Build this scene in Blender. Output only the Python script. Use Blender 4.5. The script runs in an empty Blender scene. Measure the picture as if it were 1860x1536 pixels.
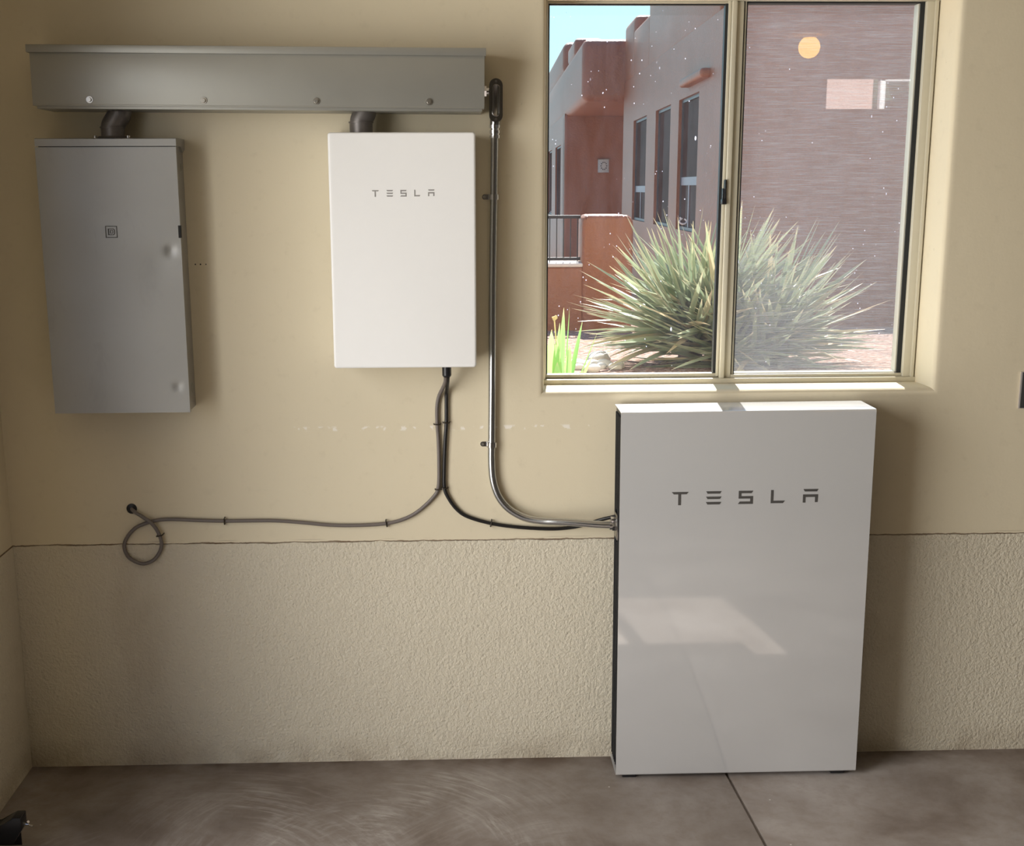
import bpy, bmesh, math, random
from mathutils import Vector, Matrix, noise as mnoise

random.seed(7)
S = bpy.context.scene
COL = S.collection

# ---------------------------------------------------------------- camera, sky, sun, daylight, exposure
cam_d = bpy.data.cameras.new('camera')
cam = bpy.data.objects.new('camera', cam_d)
COL.objects.link(cam)
CR = Vector((0.9994007, -0.0344406, -0.0034741))
CU = Vector((0.0106828, 0.2114056, 0.9773400))
CF = Vector((0.0329258, 0.9767915, -0.2116468))
CP = Vector((-0.0640, -3.7497, 1.8039))
cam.matrix_world = Matrix(((CR.x, CU.x, -CF.x, CP.x), (CR.y, CU.y, -CF.y, CP.y), (CR.z, CU.z, -CF.z, CP.z), (0, 0, 0, 1)))
cam_d.sensor_width = 36.0
cam_d.lens = 2272.48 / 1860 * 36
cam_d.shift_x = (930 - 882.77) / 1860
cam_d.shift_y = (833.34 - 768) / 1860
cam_d.clip_end = 300
S.camera = cam

W = bpy.data.worlds.new('world')
S.world = W
W.use_nodes = True
nt = W.node_tree
nt.nodes.clear()
w_out = nt.nodes.new('ShaderNodeOutputWorld')
w_bg = nt.nodes.new('ShaderNodeBackground')
w_tc = nt.nodes.new('ShaderNodeTexCoord')
w_sep = nt.nodes.new('ShaderNodeSeparateXYZ')
w_mx = nt.nodes.new('ShaderNodeMix')
w_mx.data_type = 'RGBA'
w_mr = nt.nodes.new('ShaderNodeMapRange')
w_mr.inputs[1].default_value = -0.35
w_mr.inputs[2].default_value = 0.65
nt.links.new(w_tc.outputs['Generated'], w_sep.inputs[0])


def sky_ramp(stops):
    nd = nt.nodes.new('ShaderNodeValToRGB')
    el = nd.color_ramp.elements
    while len(el) < len(stops):
        el.new(0.5)
    for e_, (p_, c_) in zip(el, stops):
        e_.position = p_
        e_.color = (*c_, 1)
    nt.links.new(w_sep.outputs['Z'], nd.inputs[0])
    return nd.outputs[0]


# pale cyan sky on the sun's side (+Y), deeper blue away from it
nt.links.new(w_sep.outputs['Y'], w_mr.inputs[0])
nt.links.new(w_mr.outputs[0], w_mx.inputs[0])
nt.links.new(sky_ramp([(0.0, (0.34, 0.43, 0.60)), (0.3, (0.21, 0.34, 0.64)), (1.0, (0.12, 0.25, 0.60))]), w_mx.inputs[6])
nt.links.new(sky_ramp([(0.0, (0.62, 0.90, 1.0)), (0.25, (0.42, 0.83, 1.0)), (1.0, (0.22, 0.46, 0.90))]), w_mx.inputs[7])
nt.links.new(w_mx.outputs[2], w_bg.inputs[0])
w_bg.inputs[1].default_value = 1.5
nt.links.new(w_bg.outputs[0], w_out.inputs[0])

SUN_DIR = Vector((-0.10, -0.909, -1.0)).normalized()
sun_d = bpy.data.lights.new('sun', 'SUN')
sun_d.energy = 17.0
sun_d.angle = 0.0093
sun_d.color = (1.0, 0.97, 0.92)
sun = bpy.data.objects.new('sun', sun_d)
COL.objects.link(sun)
sun.location = (2, 8, 9)
sun.rotation_euler = SUN_DIR.to_track_quat('-Z', 'Y').to_euler()

# daylight coming in through the open garage doorway in the left wall
day_d = bpy.data.lights.new('doorway_daylight', 'AREA')
day_d.shape = 'RECTANGLE'
day_d.size = 1.95
day_d.size_y = 2.5
day_d.energy = 98
day_d.color = (1.0, 0.965, 0.905)
day_d.spread = math.radians(140)
day = bpy.data.objects.new('doorway_daylight', day_d)
COL.objects.link(day)
day.location = (-1.70, -1.92, 1.28)
day.rotation_euler = (math.radians(90), 0, math.radians(-90))

vs = S.view_settings
vs.view_transform = 'Standard'
vs.look = 'None'
vs.gamma = 1
vs.use_curve_mapping = False
vs.exposure = 0.0
S.cycles.use_denoising = True
S.cycles.max_bounces = 8
S.cycles.diffuse_bounces = 4
S.cycles.glossy_bounces = 4
S.cycles.transparent_max_bounces = 16
S.cycles.sample_clamp_indirect = 6.0


# ---------------------------------------------------------------- node helpers
class NG:
    def __init__(self, name):
        self.m = bpy.data.materials.new(name)
        self.m.use_nodes = True
        self.t = self.m.node_tree
        self.t.nodes.clear()
        self.out = self.n('ShaderNodeOutputMaterial')

    def n(self, kind, **kw):
        nd = self.t.nodes.new(kind)
        for k, v in kw.items():
            setattr(nd, k, v)
        return nd

    def l(self, a, b):
        self.t.links.new(a, b)

    def pos(self):
        return self.n('ShaderNodeNewGeometry').outputs['Position']

    def math(self, op, a, b=None, c=None, clamp=False):
        nd = self.n('ShaderNodeMath', operation=op, use_clamp=clamp)
        for i, v in enumerate((a, b, c)):
            if v is None:
                continue
            if isinstance(v, (int, float)):
                nd.inputs[i].default_value = v
            else:
                self.l(v, nd.inputs[i])
        return nd.outputs[0]

    def noise(self, vec, scale, detail=3, rough=0.55, dist=0.0):
        nd = self.n('ShaderNodeTexNoise')
        nd.inputs['Scale'].default_value = scale
        nd.inputs['Detail'].default_value = detail
        nd.inputs['Roughness'].default_value = rough
        nd.inputs['Distortion'].default_value = dist
        self.l(vec, nd.inputs['Vector'])
        return nd.outputs['Fac']

    def voronoi(self, vec, scale, out='Distance', feature='F1', rnd=1.0):
        nd = self.n('ShaderNodeTexVoronoi', feature=feature)
        nd.inputs['Scale'].default_value = scale
        nd.inputs['Randomness'].default_value = rnd
        self.l(vec, nd.inputs['Vector'])
        return nd.outputs[out]

    def mapv(self, vec, scale=(1, 1, 1), rot=(0, 0, 0), loc=(0, 0, 0)):
        nd = self.n('ShaderNodeMapping')
        nd.inputs['Scale'].default_value = scale
        nd.inputs['Rotation'].default_value = rot
        nd.inputs['Location'].default_value = loc
        self.l(vec, nd.inputs['Vector'])
        return nd.outputs[0]

    def ramp(self, fac, stops):
        nd = self.n('ShaderNodeValToRGB')
        el = nd.color_ramp.elements
        while len(el) < len(stops):
            el.new(0.5)
        for e_, (p_, c_) in zip(el, stops):
            e_.position = p_
            e_.color = (*c_, 1) if len(c_) == 3 else c_
        self.l(fac, nd.inputs[0])
        return nd.outputs[0]

    def rng(self, v, a, b, c=0.0, d=1.0):
        nd = self.n('ShaderNodeMapRange')
        nd.inputs[1].default_value = a
        nd.inputs[2].default_value = b
        nd.inputs[3].default_value = c
        nd.inputs[4].default_value = d
        self.l(v, nd.inputs[0])
        return nd.outputs[0]

    def mix(self, fac, a, b):
        nd = self.n('ShaderNodeMix', data_type='RGBA')
        for sock, v in ((nd.inputs[0], fac), (nd.inputs[6], a), (nd.inputs[7], b)):
            if isinstance(v, (int, float)):
                sock.default_value = v
            elif isinstance(v, tuple):
                sock.default_value = (*v, 1)
            else:
                self.l(v, sock)
        return nd.outputs[2]

    def bump(self, h, strength=0.3, dist=0.002):
        nd = self.n('ShaderNodeBump')
        nd.inputs['Strength'].default_value = strength
        nd.inputs['Distance'].default_value = dist
        self.l(h, nd.inputs['Height'])
        return nd.outputs[0]

    def bsdf(self, color, rough=0.5, metal=0.0, spec=0.5, normal=None, coat=0.0, coat_rough=0.05, sheen=None):
        nd = self.n('ShaderNodeBsdfPrincipled')
        for key, v in (('Base Color', color), ('Roughness', rough), ('Metallic', metal), ('Specular IOR Level', spec),
                       ('Coat Weight', coat), ('Coat Roughness', coat_rough)):
            s_ = nd.inputs[key]
            if isinstance(v, (int, float)):
                s_.default_value = v
            elif isinstance(v, tuple):
                s_.default_value = (*v, 1)
            else:
                self.l(v, s_)
        if normal is not None:
            self.l(normal, nd.inputs['Normal'])
        return nd.outputs[0]

    def done(self, sh):
        self.l(sh, self.out.inputs['Surface'])
        return self.m

    def mixsh(self, fac, a, b):
        nd = self.n('ShaderNodeMixShader')
        if isinstance(fac, (int, float)):
            nd.inputs[0].default_value = fac
        else:
            self.l(fac, nd.inputs[0])
        self.l(a, nd.inputs[1])
        self.l(b, nd.inputs[2])
        return nd.outputs[0]


def simple(name, color, rough=0.5, metal=0.0, spec=0.5, vary=0.06, scale=30.0, coat=0.0, bump=0.0, bscale=200.0):
    g = NG(name)
    p = g.pos()
    f = g.noise(p, scale, 3)
    c = g.mix(f, tuple(max(0, v * (1 - vary)) for v in color), tuple(min(1, v * (1 + vary)) for v in color))
    nrm = g.bump(g.noise(p, bscale, 2), bump, 0.001) if bump else None
    return g.done(g.bsdf(c, rough, metal, spec, nrm, coat))


def plaster(name, rough_stucco):
    g = NG(name)
    p = g.pos()
    sep = g.n('ShaderNodeSeparateXYZ')
    g.l(p, sep.inputs[0])
    big = g.noise(p, 1.7, 4, 0.6)
    fine = g.noise(p, 26.0, 4, 0.6)
    if rough_stucco:
        c = g.mix(big, (0.65, 0.59, 0.465), (0.75, 0.685, 0.545))
    else:
        c = g.mix(big, (0.70, 0.62, 0.455), (0.76, 0.68, 0.505))
    c = g.mix(g.rng(fine, 0.58, 0.80, 0.0, 0.16), c, (0.42, 0.35, 0.24))
    # dirt freckles
    fr = g.rng(g.noise(g.mapv(p, (1, 1, 0.8)), 75.0, 2, 0.5), 0.74, 0.80, 0.0, 0.45)
    frm = g.rng(g.noise(p, 4.0, 2), 0.45, 0.65)
    c = g.mix(g.math('MULTIPLY', fr, frm), c, (0.30, 0.24, 0.16))
    # ragged crack where the smooth plaster meets the stem wall
    xz = g.mapv(p, (1, 0, 0))
    wob = g.math('MULTIPLY_ADD', g.noise(xz, 9.0, 5, 0.65), 0.016, -0.008)
    d = g.math('ABSOLUTE', g.math('SUBTRACT', g.math('SUBTRACT', sep.outputs['Z'], 0.7345), wob))
    wid = g.math('MULTIPLY', g.rng(g.noise(xz, 6.0, 4, 0.7), 0.36, 0.66, 0.12, 1.0), 0.0046)
    crack = g.math('SUBTRACT', 1.0, g.math('DIVIDE', d, wid), clamp=True)
    crack = g.math('MULTIPLY', crack, 1.5, clamp=True)
    c = g.mix(g.math('MULTIPLY', crack, g.rng(g.noise(xz, 3.3, 3), 0.35, 0.6, 0.6, 1.0)), c, (0.15, 0.085, 0.045))
    d2 = g.math('ABSOLUTE', g.math('SUBTRACT', g.math('SUBTRACT', sep.outputs['Z'], 0.7425), g.math('MULTIPLY', wob, 0.25)))
    c2 = g.math('MULTIPLY', g.math('SUBTRACT', 1.0, g.math('DIVIDE', d2, 0.0011), clamp=True), g.rng(g.noise(xz, 5.0, 2), 0.5, 0.6))
    c = g.mix(g.math('MULTIPLY', c2, 0.6), c, (0.25, 0.18, 0.11))
    if not rough_stucco:
        # row of pale filler patches
        zz = g.math('ABSOLUTE', g.math('SUBTRACT', sep.outputs['Z'], 1.090))
        band = g.rng(zz, 0.009, 0.004)
        xr = g.math('MULTIPLY', g.math('GREATER_THAN', sep.outputs['X'], -0.55), g.math('LESS_THAN', sep.outputs['X'], 0.44))
        sp = g.rng(g.noise(g.mapv(p, (1, 0, 1)), 34.0, 2, 0.5), 0.55, 0.60)
        fm = g.math('MULTIPLY', g.math('MULTIPLY', band, xr), sp)
        c = g.mix(g.math('MULTIPLY', fm, 0.9), c, (0.88, 0.83, 0.74))
        hgt = g.math('ADD', g.math('MULTIPLY', g.noise(p, 18.0, 3), 0.7), g.math('MULTIPLY', g.noise(p, 160.0, 2), 0.12))
        nrm = g.bump(g.math('SUBTRACT', hgt, g.math('MULTIPLY', crack, 0.6)), 0.35, 0.004)
    else:
        # brown splash dirt low on the stem wall
        low = g.math('MULTIPLY', g.rng(sep.outputs['Z'], 0.10, 0.0), g.rng(g.noise(p, 7.0, 4), 0.40, 0.62))
        c = g.mix(g.math('MULTIPLY', low, 0.45), c, (0.30, 0.22, 0.14))
        st = g.math('MULTIPLY', g.rng(g.noise(g.mapv(p, (1, 1, 0.6)), 2.6, 5, 0.65), 0.56, 0.72), 0.25)
        c = g.mix(st, c, (0.42, 0.34, 0.23))
        gr = g.math('ADD', g.math('MULTIPLY', g.noise(p, 105.0, 4, 0.6), 0.8), g.math('MULTIPLY', g.noise(p, 38.0, 3), 0.5))
        nrm = g.bump(g.math('SUBTRACT', gr, g.math('MULTIPLY', crack, 0.5)), 1.0, 0.007)
    return g.done(g.bsdf(c, 0.75, 0, 0.3, nrm))


def concrete(name):
    g = NG(name)
    p = g.pos()
    sep = g.n('ShaderNodeSeparateXYZ')
    g.l(p, sep.inputs[0])
    n1 = g.noise(p, 2.6, 6, 0.62, 0.3)
    n2 = g.noise(p, 22.0, 5, 0.65)
    c = g.ramp(n1, [(0.32, (0.165, 0.130, 0.108)), (0.50, (0.262, 0.226, 0.200)), (0.70, (0.355, 0.32, 0.295))])
    c = g.mix(g.rng(n2, 0.45, 0.75, 0.0, 0.35), c, (0.16, 0.115, 0.085))
    # sweeping pale scuff marks
    for cx, cy, off, amt in ((-0.32, -0.62, 0.0, 0.85), (-0.78, -0.80, 3.1, 0.75), (0.35, -0.95, 7.7, 0.6)):
        dx = g.math('SUBTRACT', sep.outputs['X'], cx)
        dy = g.math('SUBTRACT', sep.outputs['Y'], cy)
        rad = g.math('SQRT', g.math('ADD', g.math('MULTIPLY', dx, dx), g.math('MULTIPLY', dy, dy)))
        ang = g.math('ARCTAN2', dy, dx)
        cmb = g.n('ShaderNodeCombineXYZ')
        g.l(g.math('MULTIPLY', rad, 42.0), cmb.inputs[0])
        g.l(g.math('MULTIPLY', ang, 2.6), cmb.inputs[1])
        cmb.inputs[2].default_value = off
        sc = g.rng(g.noise(cmb.outputs[0], 1.3, 4, 0.65, 0.4), 0.46, 0.74)
        msk = g.rng(g.noise(g.mapv(p, (1, 1, 1), (0, 0, 0), (off, 2 * off, 0)), 2.3, 3), 0.44, 0.66)
        xm = g.rng(sep.outputs['X'], 0.75, 0.0)
        near = g.rng(rad, 0.85, 0.45)
        f_ = g.math('MULTIPLY', g.math('MULTIPLY', g.math('MULTIPLY', sc, msk), g.math('MULTIPLY', xm, near)), amt)
        c = g.mix(f_, c, (0.62, 0.59, 0.56))
    # brown dirt plus painted-in shade along the foot of the wall
    ed = g.math('MULTIPLY', g.rng(sep.outputs['Y'], -0.10, 0.0), g.rng(g.noise(p, 6.0, 4), 0.32, 0.60))
    c = g.mix(g.math('MULTIPLY', ed, 0.85), c, (0.085, 0.05, 0.032))
    # paint flecks
    fl = g.rng(g.voronoi(p, 10.0), 0.035, 0.02)
    fl = g.math('MULTIPLY', fl, g.rng(g.noise(p, 3.0, 2), 0.55, 0.60))
    c = g.mix(fl, c, (0.62, 0.58, 0.53))
    nrm = g.bump(g.math('ADD', n2, g.math('MULTIPLY', g.noise(p, 120.0, 2), 0.3)), 0.18, 0.003)
    return g.done(g.bsdf(c, g.rng(n1, 0.3, 0.7, 0.50, 0.68), 0, 0.4, nrm))


M = {}
M['plaster'] = plaster('cream_plaster', False)
M['stucco'] = plaster('cream_stem_wall_stucco', True)
M['concrete'] = concrete('garage_concrete')
M['ceiling'] = simple('ceiling_paint', (0.44, 0.38, 0.29), 0.8)
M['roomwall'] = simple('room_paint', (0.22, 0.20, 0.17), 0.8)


def grey_enamel(name, color, rough, metal, stains):
    g = NG(name)
    p = g.pos()
    n = g.noise(p, 3.2, 4, 0.6)
    c = g.mix(n, tuple(v * 0.93 for v in color), tuple(min(1, v * 1.07) for v in color))
    if stains:
        s1 = g.rng(g.noise(g.mapv(p, (1, 1, 0.5)), 9.0, 5, 0.7, 0.8), 0.55, 0.78, 0.0, 0.40)
        c = g.mix(s1, c, tuple(v * 0.72 for v in color))
        s2 = g.rng(g.noise(g.mapv(p, (1, 1, 6.0)), 10.0, 3, 0.6), 0.64, 0.78, 0.0, 0.14)
        c = g.mix(s2, c, (color[0] * 1.2, color[1] * 1.1, color[2] * 1.0))
    r = g.rng(g.noise(p, 6.0, 3), 0.3, 0.7, rough - 0.02, rough + 0.03)
    return g.done(g.bsdf(c, r, metal, 0.5))


M['trough'] = grey_enamel('grey_trough_enamel', (0.36, 0.355, 0.32), 0.42, 0.5, False)
M['panel'] = grey_enamel('grey_panel_enamel', (0.35, 0.342, 0.322), 0.38, 0.60, True)
M['dark_gap'] = simple('dark_recess', (0.02, 0.02, 0.02), 0.8)
M['white_matte'] = simple('white_powder_coat', (0.86, 0.86, 0.85), 0.45, 0, 0.4, vary=0.01)
M['white_gloss'] = simple('white_gloss_enamel', (0.60, 0.60, 0.60), 0.30, 0, 0.4, vary=0.008, coat=1.0)
for nd in M['white_gloss'].node_tree.nodes:
    if nd.type == 'BSDF_PRINCIPLED':
        nd.inputs['Coat IOR'].default_value = 2.8
        nd.inputs['Coat Roughness'].default_value = 0.06
M['black'] = simple('black_plastic', (0.012, 0.012, 0.014), 0.35)
M['black_fin'] = simple('black_anodised', (0.014, 0.016, 0.022), 0.3, 0.3)
M['letter_dark'] = simple('dark_grey_lettering', (0.10, 0.095, 0.09), 0.45, 0.3, vary=0.02)
M['letter_grey'] = simple('mid_grey_lettering', (0.30, 0.29, 0.28), 0.45, 0.1, vary=0.02)
M['emt'] = simple('galvanised_steel', (0.52, 0.53, 0.54), 0.25, 1.0, vary=0.05)
M['emt_cover'] = simple('pressed_steel', (0.30, 0.29, 0.28), 0.22, 1.0, vary=0.06)
M['chrome'] = simple('zinc_fitting', (0.70, 0.70, 0.72), 0.16, 1.0, vary=0.05)
M['zinc_screw'] = simple('zinc_screw', (0.60, 0.58, 0.54), 0.30, 1.0)
M['dark_cast'] = simple('dark_cast_conduit', (0.16, 0.145, 0.135), 0.45, 0.5, vary=0.15, bump=0.3)
M['cable_grey'] = simple('grey_cable_jacket', (0.165, 0.140, 0.125), 0.45, vary=0.05)
M['cable_black'] = simple('black_cable_jacket', (0.012, 0.011, 0.011), 0.35)
M['clip'] = simple('dark_steel_staple', (0.06, 0.05, 0.04), 0.35, 0.7)
M['win_frame'] = simple('almond_window_aluminium', (0.60, 0.56, 0.44), 0.38, 0.0, 0.5, vary=0.02)
M['gasket'] = simple('black_gasket', (0.02, 0.022, 0.024), 0.5)
M['bead'] = simple('light_glazing_bead', (0.62, 0.60, 0.50), 0.35)
M['plate_dark'] = simple('dark_switch_plate', (0.045, 0.045, 0.043), 0.4)
M['plate_edge'] = simple('steel_plate_edge', (0.62, 0.58, 0.56), 0.35, 0.6)


def glass(name, dust, refl=0.11):
    g = NG(name)
    p = g.pos()
    tr = g.n('ShaderNodeBsdfTransparent')
    gl = g.n('ShaderNodeBsdfGlossy')
    gl.inputs['Roughness'].default_value = 0.0
    sh = g.mixsh(refl, tr.outputs[0], gl.outputs[0])
    # dust film and specks on the pane
    df = g.n('ShaderNodeBsdfDiffuse')
    df.inputs[0].default_value = (0.80, 0.78, 0.80, 1)
    tl = g.n('ShaderNodeBsdfTranslucent')
    tl.inputs[0].default_value = (0.74, 0.76, 0.92, 1)
    dsh = g.mixsh(0.62, df.outputs[0], tl.outputs[0])
    film = g.rng(g.noise(g.mapv(p, (1, 1, 0.25)), 26.0, 4, 0.7), 0.35, 0.8, dust * 0.45, dust * 1.6)
    spk = g.rng(g.voronoi(g.mapv(p, (1, 0, 0.75)), 48.0), 0.090, 0.04)
    spk = g.math('MULTIPLY', spk, g.rng(g.noise(p, 9.0, 3), 0.47, 0.60))
    spk2 = g.rng(g.voronoi(g.mapv(p, (1.0, 0, 0.40), (0, 0.5, 0)), 19.0), 0.060, 0.025)
    spk2 = g.math('MULTIPLY', spk2, g.rng(g.noise(p, 5.0, 3), 0.50, 0.58))
    fac = g.math('ADD', film, g.math('MULTIPLY', g.math('MAXIMUM', spk, spk2), 0.75), clamp=True)
    return g.done(g.mixsh(fac, sh, dsh))


def screen_mat(name):
    g = NG(name)
    p = g.pos()
    tr = g.n('ShaderNodeBsdfTransparent')
    df = g.n('ShaderNodeBsdfDiffuse')
    df.inputs[0].default_value = (0.42, 0.43, 0.46, 1)
    tl = g.n('ShaderNodeBsdfTranslucent')
    tl.inputs[0].default_value = (0.30, 0.31, 0.34, 1)
    dsh = g.mixsh(0.30, df.outputs[0], tl.outputs[0])
    st = g.noise(g.mapv(p, (11.0, 1, 420.0)), 1.0, 3, 0.6)
    fac = g.rng(st, 0.32, 0.68, 0.24, 0.54)
    return g.done(g.mixsh(fac, tr.outputs[0], dsh))


M['glass'] = glass('dusty_glass', 0.009, 0.09)
M['glass2'] = glass('dusty_glass_fixed', 0.014)
M['screen'] = screen_mat('insect_mesh')


def adobe(name, a, b):
    g = NG(name)
    p = g.pos()
    n1 = g.noise(p, 1.3, 5, 0.6)
    n2 = g.noise(g.mapv(p, (3, 3, 0.7)), 3.0, 4, 0.65)
    c = g.mix(n1, a, b)
    c = g.mix(g.rng(n2, 0.45, 0.75, 0.0, 0.3), c, tuple(v * 0.8 for v in a))
    nrm = g.bump(g.noise(p, 30.0, 4, 0.6), 0.5, 0.02)
    return g.done(g.bsdf(c, 0.42, 0, 0.5, nrm))


M['adobe'] = adobe('adobe_stucco', (0.23, 0.078, 0.030), (0.29, 0.108, 0.046))
M['adobe_pink'] = adobe('pale_pink_stucco', (0.60, 0.42, 0.36), (0.68, 0.50, 0.43))
M['house_frame'] = simple('dark_house_window_frame', (0.06, 0.07, 0.08), 0.4)
M['house_bar'] = simple('pale_meeting_rail', (0.22, 0.22, 0.25), 0.4)


def house_glass():
    g = NG('dark_house_glass')
    p = g.pos()
    c = g.mix(g.noise(p, 1.2, 3), (0.045, 0.026, 0.021), (0.07, 0.042, 0.035))
    df = g.n('ShaderNodeBsdfDiffuse')
    g.l(c, df.inputs[0])
    gl = g.n('ShaderNodeBsdfGlossy')
    gl.inputs['Roughness'].default_value = 0.05
    return g.done(g.mixsh(0.05, df.outputs[0], gl.outputs[0]))


M['house_glass'] = house_glass()
M['rail_iron'] = simple('black_wrought_iron', (0.018, 0.016, 0.016), 0.5, 0.4)
M['ledge'] = simple('sunlit_white_ledge', (0.62, 0.56, 0.50), 0.8)  # sunlit white of the ledge top put into its base colour
M['sconce'] = simple('verdigris_sconce', (0.42, 0.46, 0.42), 0.6, 0.2, vary=0.3, scale=60)
M['sconce_dark'] = simple('sconce_cutout', (0.05, 0.05, 0.05), 0.7)
M['white_paint'] = simple('white_paint', (0.82, 0.82, 0.80), 0.5)


def gravel():
    g = NG('pinkish_gravel')
    p = g.pos()
    cid = g.voronoi(p, 52.0, 'Color')
    sp = g.n('ShaderNodeSeparateColor')
    g.l(cid, sp.inputs[0])
    c = g.ramp(sp.outputs[0], [(0.0, (0.16, 0.085, 0.06)), (0.35, (0.32, 0.18, 0.13)), (0.7, (0.44, 0.28, 0.215)), (1.0, (0.56, 0.46, 0.40))])
    d = g.voronoi(p, 52.0)
    c = g.mix(g.rng(d, 0.45, 0.75, 0.0, 0.55), c, (0.16, 0.10, 0.075))
    c = g.mix(g.rng(g.noise(p, 2.2, 4), 0.4, 0.7, 0, 0.25), c, (0.40, 0.27, 0.21))
    h = g.math('SUBTRACT', 1.0, d)
    return g.done(g.bsdf(c, 0.9, 0, 0.2, g.bump(h, 0.9, 0.02)))


M['gravel'] = gravel()


def leaf_mat(name, base, edge):
    g = NG(name)
    at = g.n('ShaderNodeAttribute', attribute_name='tone')
    sp = g.n('ShaderNodeSeparateColor')
    g.l(at.outputs['Color'], sp.inputs[0])
    c = g.mix(sp.outputs[0], base[0], base[1])
    c = g.mix(sp.outputs[1], c, edge)
    df = g.bsdf(c, 0.42, 0, 0.45)
    tl = g.n('ShaderNodeBsdfTranslucent')
    g.l(c, tl.inputs[0])
    return g.done(g.mixsh(0.22 if name.startswith('yucca') else 0.5, df, tl.outputs[0]))


M['yucca'] = leaf_mat('yucca_leaf', ((0.16, 0.24, 0.15), (0.40, 0.50, 0.33)), (0.64, 0.53, 0.35))
M['iris'] = leaf_mat('iris_leaf', ((0.24, 0.55, 0.12), (0.42, 0.78, 0.26)), (0.70, 0.62, 0.36))
M['rock'] = simple('pale_river_rock', (0.58, 0.55, 0.50), 0.8, vary=0.25, scale=18, bump=0.4, bscale=60)
M['tree_leaf'] = simple('dark_tree_leaf', (0.05, 0.09, 0.05), 0.7, vary=0.4)
M['bark'] = simple('bark', (0.16, 0.11, 0.08), 0.9)


def bulb_mat():
    g = NG('warm_lamp_glow')
    em = g.n('ShaderNodeEmission')
    em.inputs[0].default_value = (1.0, 0.50, 0.12, 1)
    em.inputs[1].default_value = 5.5
    return g.done(em.outputs[0])


M['bulb'] = bulb_mat()


# ---------------------------------------------------------------- mesh helpers
def new():
    return bmesh.new()


def add_box(bm, x0, x1, y0, y1, z0, z1, bev=0.0, seg=2):
    vs_ = [bm.verts.new((x, y, z)) for x in (x0, x1) for y in (y0, y1) for z in (z0, z1)]
    idx = ((0, 1, 3, 2), (4, 6, 7, 5), (0, 4, 5, 1), (2, 3, 7, 6), (0, 2, 6, 4), (1, 5, 7, 3))
    fs = [bm.faces.new([vs_[i] for i in f]) for f in idx]
    if bev > 0:
        es = list({e_ for f in fs for e_ in f.edges})
        bmesh.ops.bevel(bm, geom=es, offset=bev, segments=seg, profile=0.5, affect='EDGES')
    return bm


def smooth_path(pts, k=6, closed=False):
    P = [Vector(p) for p in pts]
    out = []
    n = len(P)
    for i in range(n - 1):
        p0, p1, p2, p3 = P[max(0, i - 1)], P[i], P[i + 1], P[min(n - 1, i + 2)]
        for j in range(k):
            t = j / k
            out.append(0.5 * ((2 * p1) + (p2 - p0) * t + (2 * p0 - 5 * p1 + 4 * p2 - p3) * t * t + (3 * p1 - p0 - 3 * p2 + p3) * t ** 3))
    out.append(P[-1])
    return out


def add_tube(bm, path, r, n=12, caps=True):
    P = [Vector(p) for p in path]
    rs = r if isinstance(r, (list, tuple)) else [r] * len(P)
    t0 = (P[1] - P[0]).normalized()
    up = Vector((0, 0, 1)) if abs(t0.z) < 0.9 else Vector((0, 1, 0))
    u = t0.cross(up).normalized()
    rings = []
    for i, p in enumerate(P):
        if i == 0:
            t = t0
        elif i == len(P) - 1:
            t = (P[i] - P[i - 1]).normalized()
        else:
            t = (P[i + 1] - P[i - 1]).normalized()
        u = (u - t * u.dot(t)).normalized()
        v = t.cross(u)
        rings.append([bm.verts.new(p + (u * math.cos(a) + v * math.sin(a)) * rs[i]) for a in (2 * math.pi * k / n for k in range(n))])
    for a, b in zip(rings, rings[1:]):
        for k in range(n):
            bm.faces.new((a[k], a[(k + 1) % n], b[(k + 1) % n], b[k]))
    if caps:
        bm.faces.new(rings[0][::-1])
        bm.faces.new(rings[-1])
    return bm


def add_prism(bm, poly, axis, a, b):
    """polygon in the two other axes, extruded along axis from a to b"""
    def mk(u, v, w):
        return {'x': (w, u, v), 'y': (u, w, v), 'z': (u, v, w)}[axis]
    A = [bm.verts.new(mk(u, v, a)) for u, v in poly]
    B = [bm.verts.new(mk(u, v, b)) for u, v in poly]
    n = len(poly)
    bm.faces.new(A)
    bm.faces.new(B[::-1])
    for i in range(n):
        bm.faces.new((A[i], B[i], B[(i + 1) % n], A[(i + 1) % n]))
    return bm


def add_ringprism(bm, outer, inner, axis, a, b):
    def mk(u, v, w):
        return {'x': (w, u, v), 'y': (u, w, v), 'z': (u, v, w)}[axis]
    n = len(outer)
    L = [[bm.verts.new(mk(u, v, w)) for u, v in pl] for w in (a, b) for pl in (outer, inner)]
    oa, ia, ob, ib = L
    for i in range(n):
        j = (i + 1) % n
        bm.faces.new((oa[i], oa[j], ia[j], ia[i]))
        bm.faces.new((ob[i], ib[i], ib[j], ob[j]))
        bm.faces.new((oa[i], ob[i], ob[j], oa[j]))
        bm.faces.new((ia[i], ia[j], ib[j], ib[i]))
    return bm


def rrect(x0, x1, z0, z1, r, n=5):
    pts = []
    for cx, cz, a0 in ((x1 - r, z1 - r, 0), (x0 + r, z1 - r, 90), (x0 + r, z0 + r, 180), (x1 - r, z0 + r, 270)):
        for k in range(n + 1):
            a = math.radians(a0 + 90 * k / n)
            pts.append((cx + r * math.cos(a), cz + r * math.sin(a)))
    return pts


def add_disc(bm, c, r, h, axis='y', n=20, r2=None):
    c = Vector(c)
    ax = {'x': Vector((1, 0, 0)), 'y': Vector((0, 1, 0)), 'z': Vector((0, 0, 1))}[axis]
    r2 = r if r2 is None else r2
    return add_tube(bm, [c, c + ax * h], [r, r2], n)


LOC = {}


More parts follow.
